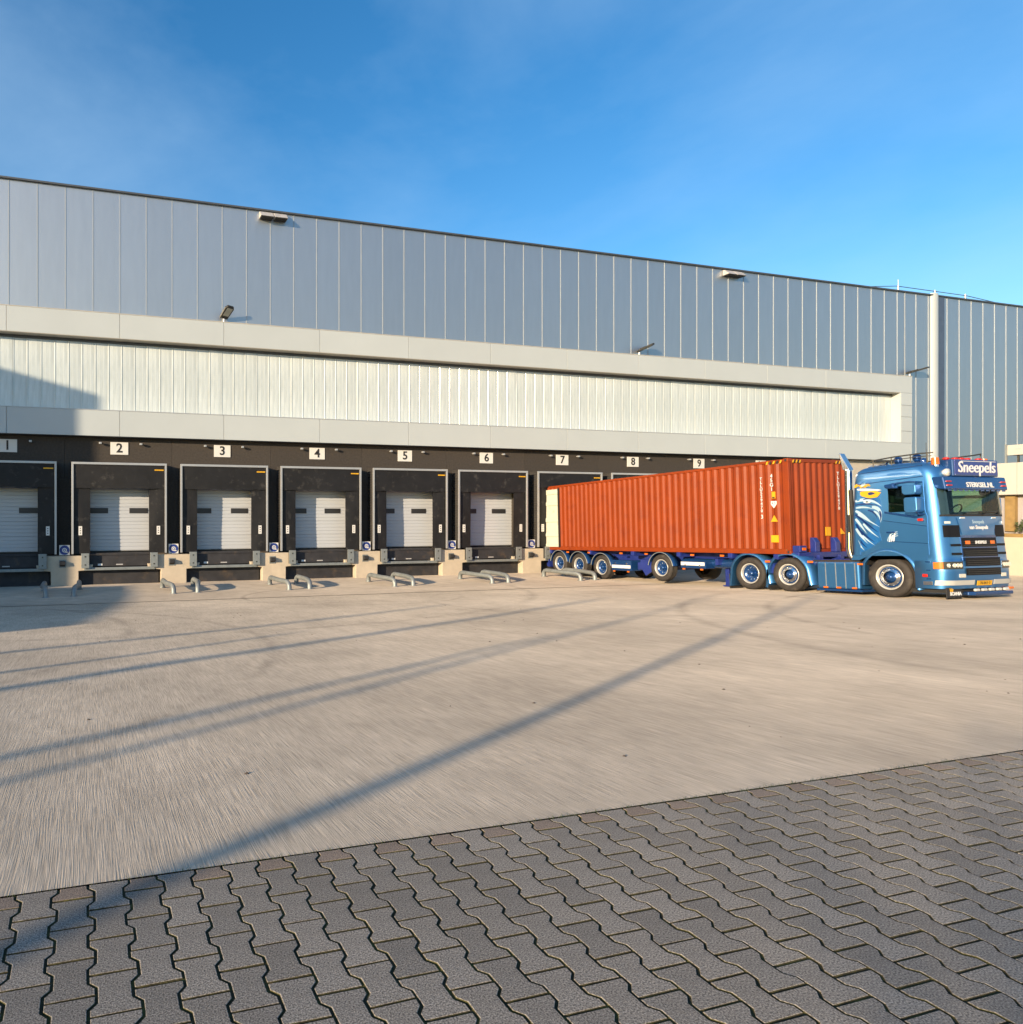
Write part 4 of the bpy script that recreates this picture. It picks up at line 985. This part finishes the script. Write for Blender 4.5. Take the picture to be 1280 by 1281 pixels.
# chassis, side skirts, wheels
kp('chassis_rail', MB().box(-.45, -.36, 1.4, 6.4, .72, .98).box(.36, .45, 1.4, 6.4, .72, .98), 'chassis')
kp('fifth_wheel', MB().lathe([(.98, .0), (.98, .45), (1.05, .48), (1.06, .0)], 24, (0, 4.7, 0), 'z'), 'black')
kp('catwalk', MB().box(-1.15, 1.15, 2.1, 3.4, .93, .97), 'lampbody')
kp('rear_wall_gear', MB().box(-.8, .8, 2.24, 2.5, 1.0, 2.6), 'black', bevel=.03)
sk = kp('side_skirt', MB().box(-1.25, -.72, 2.06, 3.22, .16, .93), 'truck', bevel=.05)
for y in (2.16, 2.42, 2.68, 2.96): kp('skirt_strap', MB().box(-1.258, -1.2505, y, y + .022, .18, .90), 'galv', sk)
for y in (2.20, 2.62, 2.98): kp('marker_lamp', MB().cbox(-1.262, y, .20, .02, .12, .045), 'amber', sk)
kp('marker_lamp', MB().cbox(-1.262, 2.02, .87, .02, .14, .05), 'amber', sk)
kp('skirt_sill', MB().box(-1.265, -.75, 2.0, 3.24, .10, .155), 'truckdark', sk)
kp('side_skirt', MB().box(.72, 1.25, 2.06, 3.22, .16, .93), 'truck', bevel=.05)
make_wheel(tk, -1.25, WY, WR - .005, WR, False, .36)
def truck_gl(y): return gz(FR[1] + y) - (FR[2] - SL * y)
for y, drive in ((4.11, False), (5.40, True)):
    z = truck_gl(y) + .515
    make_wheel(tk, -1.25, y, z, .515, drive, .36)
    part('wheel', MB().lathe([(-.6, .3), (-.6, .5), (-.05, .515), (0, .45), (-.02, .28), (-.1, .05)], 32, (1.25, y, z)), 'tyre', tk, wl=False)
    fender(tk, -1.26, -.70, [(y - .66, z - .30)] + half_arc(y, z, .60, 178, 2, 22) + [(y + .66, z - .42)], -.075, 'truck', name='rear_mudguard')
    kp('axle', MB().tube([(-1, y, z), (1, y, z)], .1, 10), 'chassis')
kp('mud_flap', MB().box(-1.25, -.72, 6.10, 6.13, -.02, .5), 'black')
kp('mud_flap', MB().box(-1.25, -.72, 4.76, 4.79, .05, .5), 'black')
for y in (3.4, 4.74): kp('marker_lamp', MB().cbox(-1.255, y, .92, .02, .16, .06), 'amber')
kp('guard_panel', MB().box(-1.15, -.7, 4.6, 4.95, .55, .98), 'chassis')
part('wheel', MB().lathe([(-.36, .3), (-.36, .5), (-.05, .535), (0, .45), (-.02, .28), (-.1, .05)], 32, (1.25, WY, WR)), 'tyre', tk, wl=False)
# exhaust stack behind the cab
ex = kp('exhaust_stack', MB().tube([(-.93, 2.40, .98), (-.95, 2.46, 1.10), (-.95, 2.49, 1.3), (-.95, 2.40, 3.50), (-.95, 2.40, 3.54), (-.95, 2.395, 3.56)], [.07, .085, .095, .095, .095, .09], 18), 'chrome')
kp('exhaust_tip', MB().prism([(2.30, 3.52), (2.50, 3.53), (2.58, 4.02), (2.53, 4.02)], 'x', -1.04, -.86), 'chrome', ex, .02)
kp('intake_pipe', MB().tube([(-1.02, 2.32, 1.0), (-1.02, 2.32, 2.95)], .055, 12).cbox(-1.02, 2.32, 2.0, .14, .16, .5), 'black')
kp('grab_rail', MB().tube([(-1.15, 2.28, 1.2), (-1.15, 2.28, 2.5)], .02, 8), 'lampbody')
# mirrors
for s in (-1, 1):
    def bx_(y0, y1, v0, v1, x0, x1): return MB().prism([(y0, v0 + .05), (y0 + .05, v0), (y1 - .05, v0), (y1, v0 + .06), (y1, v1 - .04), (y1 - .04, v1), (y0 + .03, v1), (y0, v1 - .03)], 'x', *sorted((s * x0, s * x1)))
    mi = kp('mirror', bx_(.36, .66, 2.20, 2.60, 1.34, 1.60), 'truck', bevel=.03)
    kp('mirror', bx_(.38, .70, 2.66, 2.92, 1.34, 1.58), 'truck', bevel=.03)
    kp('mirror_glass', MB().box(*sorted((s * 1.38, s * 1.56)), .702, .708, 2.70, 2.88), 'glass', mi); kp('mirror_glass', MB().box(*sorted((s * 1.38, s * 1.56)), .662, .668, 2.26, 2.55), 'glass', mi)
    kp('mirror_arm', MB().tube([(s * 1.22, .45, 2.98), (s * 1.40, .46, 2.98), (s * 1.42, .48, 2.90)], .025, 8).tube([(s * 1.25, .42, 2.16), (s * 1.40, .46, 2.16), (s * 1.42, .48, 2.24)], .025, 8), 'truckdark', mi)
    kp('overhead_mirror', MB().prism([(.95, 2.86), (1.2, 2.88), (1.22, 2.98), (1.0, 3.0)], 'x', *sorted((s * 1.26, s * 1.42))), 'truckdark', bevel=.03)
# mural: eagle head with crest, flat print on the cab side behind the door
def ribbon(pts, w0, w1=0.0, n=14):
    """tapered curved stroke from a Bezier of three points -> polygon"""
    (ax, ay), (bx2, by), (cx2, cy2) = pts; L = []; R = []
    for i in range(n + 1):
        t = i / n; x = (1 - t) ** 2 * ax + 2 * t * (1 - t) * bx2 + t * t * cx2; y = (1 - t) ** 2 * ay + 2 * t * (1 - t) * by + t * t * cy2
        dx = 2 * (1 - t) * (bx2 - ax) + 2 * t * (cx2 - bx2); dy = 2 * (1 - t) * (by - ay) + 2 * t * (cy2 - by); l = math.hypot(dx, dy) or 1
        w = (w0 + (w1 - w0) * t) * sin(pi * min(1, .12 + t * .88)) ** .6
        L.append((x - dy / l * w, y + dx / l * w)); R.append((x + dy / l * w, y - dx / l * w))
    return L + R[::-1]
mu = spoly('eagle_mural', [(2.08, 1.30), (2.10, 2.0), (2.05, 2.62), (1.85, 2.80), (1.55, 2.78), (1.42, 2.6), (1.40, 2.2), (1.46, 2.0), (1.5, 1.75), (1.45, 1.52), (1.7, 1.32), (1.95, 1.2)], .004, .003, 'eagle_mid')
strokes = [([(2.06, 2.60), (1.7, 2.72), (1.40, 2.42)], .05, .03, 'l'), ([(2.06, 2.50), (1.75, 2.55), (1.48, 2.44)], .025, .01, 'd'), ([(1.85, 2.64), (1.70, 2.70), (1.5, 2.56)], .02, .01, 'd'),
           ([(2.05, 2.42), (1.80, 2.46), (1.60, 2.36)], .035, .01, 'l'), ([(1.64, 2.42), (1.38, 2.40), (1.43, 2.02)], .06, .02, 'l'), ([(1.6, 2.30), (1.46, 2.26), (1.44, 1.98)], .035, .01, 'l'),
           ([(1.75, 2.34), (1.55, 2.3), (1.53, 2.1)], .03, .01, 'd'), ([(2.06, 2.34), (1.85, 2.22), (1.62, 1.95)], .05, .01, 'l'), ([(2.07, 2.24), (1.9, 2.1), (1.72, 1.88)], .04, .01, 'd'),
           ([(2.0, 2.24), (1.80, 2.10), (1.46, 1.86)], .04, .008, 'l'), ([(2.07, 2.12), (1.95, 1.95), (1.80, 1.70)], .045, .01, 'l'), ([(1.90, 2.08), (1.72, 1.9), (1.50, 1.72)], .035, .008, 'd'),
           ([(2.07, 1.98), (1.98, 1.8), (1.86, 1.55)], .04, .008, 'd'), ([(1.88, 1.98), (1.75, 1.78), (1.50, 1.58)], .04, .008, 'l'), ([(2.07, 1.85), (1.96, 1.62), (1.78, 1.42)], .045, .008, 'l'),
           ([(1.95, 1.78), (1.82, 1.6), (1.60, 1.46)], .035, .008, 'd'), ([(2.06, 1.66), (1.98, 1.45), (1.80, 1.30)], .04, .008, 'd'), ([(1.92, 1.66), (1.78, 1.5), (1.62, 1.38)], .03, .006, 'l'), ([(2.05, 1.52), (2.0, 1.36), (1.88, 1.24)], .035, .006, 'l')]
for k, (p, w0, w1, c) in enumerate(strokes):
    spoly('feather', ribbon(p, w0, w1), .006 + .0012 * (k % 4), .002, 'eagle_light' if c == 'l' else 'eagle_dark', mu)
spoly('eye', ribbon([(1.84, 2.58), (1.76, 2.55), (1.66, 2.56)], .03, .02), .013, .003, 'white', mu); spoly('pupil', ribbon([(1.79, 2.575), (1.75, 2.565), (1.72, 2.57)], .018, .018), .017, .003, 'ink', mu)
spoly('beak_tip', ribbon([(1.45, 2.30), (1.40, 2.14), (1.46, 2.02)], .03, .006), .0125, .003, 'eagle_dark', mu)
cr = spoly('crest', [(1.97, 2.86), (1.90, 2.74), (1.70, 2.66), (1.50, 2.68), (1.40, 2.80), (1.62, 2.88)], .008, .004, 'yellow')
spoly('crest_patch', ribbon([(1.72, 2.78), (1.64, 2.80), (1.55, 2.78)], .045, .03), .012, .003, 'eagle_dark', cr); spoly('crest_band', ribbon([(2.0, 2.93), (1.75, 2.90), (1.38, 2.86)], .03, .03), .012, .004, 'white', cr)
for (y, v, m_) in ((1.88, 3.0, 'yellow'), (1.74, 3.02, 'yellow'), (1.70, 3.10, 'eagle_mid'), (1.90, 3.1, 'eagle_mid'), (1.82, 3.05, 'eagle_light'), (1.99, 3.04, 'yellow')):
    spoly('crest_leaf', ribbon([(y + .07, v - .05), (y, v + .06), (y - .08, v - .03)], .04, .03), .010, .004, m_, cr)
spoly('name_script', ribbon([(1.25, 3.25), (1.0, 3.28), (.75, 3.24)], .035, .02),   .004, .003, 'eagle_mid')

# ================================================================ RIGHT-HAND OFFICE WING
AX = 36.3
an = thing('office_wing', (AX, 19, -1.0), 'low cream office wing with recessed mauve wall at the right edge', 'building')
part('base_wall', MB().box(AX, 60, 2, 22.6, -1.4, .62), 'sand', an, .01)
part('timber_coping', MB().box(AX - .02, AX + .45, 2, 22.61, .624, .76), 'wood', an, .01)
part('recessed_wall', MB().box(AX + .5, 60, 2, 22.5, .62, 2.33), 'pink', an)
part('corner_post', MB().box(AX + .3, AX + .49, 19.03, 19.35, .85, 2.33), 'wood', an)
for y0, y1 in ((2, 6), (6.012, 10), (10.012, 14), (14.012, 16.5), (16.512, 18.2), (18.212, 18.8), (18.812, 19.45), (19.462, 22.6)):
    part('cladding_panel', MB().box(AX, AX + .15, y0, y1, 2.36, 3.66), 'cream', an)
part('upper_floor', MB().box(AX + .16, 60, 2, 22.55, 2.335, 3.60), 'cream', an)
part('parapet_box', MB().box(AX + .15, AX + .7, 2, 19.2, 3.98, 4.40), 'cream', an, .01)
for y in (18.3, 18.85, 17.6): part('parapet_lamp', MB().cbox(AX + .145, y, 4.24, .02, .16, .06), 'hood', an)
part('railing_post', MB().box(AX + .12, AX + .18, 19.2, 19.26, 3.6, 4.44), 'galv', an)
for y in (18.9, 18.2, 17.4): part('railing_post', MB().box(AX + .3, AX + .36, y, y + .06, 3.6, 3.98), 'lampbody', an)
part('red_box', MB().box(AX + .4, AX + .9, 18.35, 18.72, 3.62, 3.95), 'red', an)
pt = thing('planter_plant', (AX + .3, 18.6, .8), 'small dark green leafy shrub on the cream wall at right edge', 'plant')
rr = random.Random(3); mb = MB()
for k in range(420):
    a = rr.uniform(0, 2 * pi); r = .55 * sqrt(rr.random()); h = .62 * rr.random() * (1 - (r / .75) ** 2)
    c = Vector((AX + .2 + r * cos(a) * .6, 18.25 + r * sin(a) * 1.3, .84 + h)); d = Vector((rr.gauss(0, 1), rr.gauss(0, 1), rr.gauss(.3, .6))).normalized(); e = d.cross(Vector((rr.gauss(0, 1), rr.gauss(0, 1), rr.gauss(0, 1)))).normalized()
    mb.add([c, c + d * .07 + e * .025, c + d * .15, c + d * .07 - e * .025], [(0, 1, 2, 3)])
kind(part('foliage', mb, 'leaf', pt), 'stuff')
mb = MB()
for k in range(9): a = rr.uniform(0, 6.28); mb.tube([(AX + .2, 18.25, .80), (AX + .2 + .3 * cos(a), 18.25 + .55 * sin(a), 1.25)], .012, 5)
part('stem', mb, 'bark', pt)

# ================================================================ OUT OF FRAME: neighbours and an added block that cast the shadows
sh = sin(SUN_AZ), cos(SUN_AZ)
wg = thing('side_hall', (-30, 24, -1), 'plain grey hall wing standing left of the loading docks', 'building')
WT = 10.0
wx = .45 - sh[0] / sh[1] * WT; wy = 28.05 - WT; wz = 6.15 + WT * math.tan(SUN_EL) / sh[1]
part('hall', MB().box(wx - 22, wx, wy, 27.5, -1.2, wz), 'brick', wg)
part('roof_edge', MB().box(wx - 22.1, wx - .01, wy + .02, 27.5, wz + .002, wz + .06), 'coping', wg)
lh = thing('shade_block', (-18, 10, -.5), 'unseen low grey block added to shade the left of the yard', 'building')
lz = 2.6; dxs = (lz + .75) / math.tan(SUN_EL)
part('shade_block_body', MB().box(wx - 10, -.05 - dxs * sh[0], 15.2 - dxs * sh[1], wy - .1, -1.1, lz), 'brick', lh)  # unseen block, added and sized only to throw shade on the yard's left
def bare_tree(x, y, h, lean, r0, label, spread=1.0, seed=1, first=.35, nl=9, sub=3):
    rg = random.Random(seed); z0 = gz(y)
    t = thing('bare_tree', (x, y, z0), label, 'tree', 'bare winter trees beside the yard')
    tp = Vector((x + lean[0], y + lean[1], z0 + h)); b = Vector((x, y, z0 - .1))
    pts = [b.lerp(tp, i / 8) + Vector((rg.gauss(0, .03), rg.gauss(0, .03), 0)) for i in range(9)]
    part('trunk', MB().tube(pts, [r0 * (1 - .085 * i) for i in range(9)], 9), 'bark', t)
    mb = MB()
    def limb(p, d, L, r, dep):
        q = [p]; dd = d.copy()
        for i in range(4):
            dd = (dd + Vector((rg.gauss(0, .16), rg.gauss(0, .16), rg.gauss(.06, .12)))).normalized(); q.append(q[-1] + dd * L / 4)
        mb.tube(q, [r, r * .8, r * .62, r * .45, r * .25], 5, False)
        if dep:
            for k in range(sub):
                i = rg.choice((1, 2, 2, 3)); e = (dd + Vector((rg.gauss(0, .7), rg.gauss(0, .7), rg.gauss(.15, .45)))).normalized(); limb(q[i], e, L * rg.uniform(.45, .7), r * .5, dep - 1)
    for k in range(nl):
        f = first + (1 - first) * (k + .5) / nl; a = rg.uniform(0, 6.28)
        limb(b.lerp(tp, f), Vector((cos(a), sin(a), .75)).normalized(), spread * h * .22 * (1.25 - f), r0 * .33, 2)
    kind(part('crown', mb, 'bark', t), 'stuff')
def streak(tip, L, r0, seed, label, az=None, **kw):
    a = SUN_AZ if az is None else radians(az)
    x, y = tip[0] - L * sin(a), tip[1] - L * cos(a)
    h = L * math.tan(SUN_EL) + gz(tip[1]) - gz(y)
    # a leaning trunk keeps the measured direction of its shadow while the sun keeps its own
    dx, dy = tip[0] - L * sh[0] - x, tip[1] - L * sh[1] - y
    bare_tree(x, y, h, (dx, dy), r0, label, seed=seed, **kw)
streak((19.6, 14.6), 34, .095, 11, 'tall bare tree standing behind the camera', 58.8, spread=.45, nl=6, first=.6)
streak((7.4, 9.8), 26, .11, 12, 'bare tree left of the yard, second from the paving', 59.8, spread=.4, nl=6, first=.6)
streak((17.6, 16.0), 37, .07, 13, 'slender bare tree with a tight upright crown left of the yard', 57.6, spread=.2, nl=26, first=.52)
streak((3.6, 11.95), 20, .13, 14, 'slim bare tree beside the added shade block', 59, spread=.4, nl=5, first=.6)
streak((13.6, 16.1), 36, .17, 15, 'bare tree left of the yard with a long straight trunk', 61, spread=.28, nl=20, first=.52)
streak((9.2, 16.3), 30, .14, 16, 'slim bare tree leaning beside the added shade block', 64, spread=.4, nl=5, first=.65)
bare_tree(-9.5, -6.2, 3.6, (0.2, .1), .10, 'low bushy bare tree behind the camera', 2.6, 21, .18, 22, 4)
bare_tree(-6.5, -5.4, 2.8, (-0.2, .1), .08, 'small bushy bare tree behind the camera', 2.6, 22, .2, 16, 4)
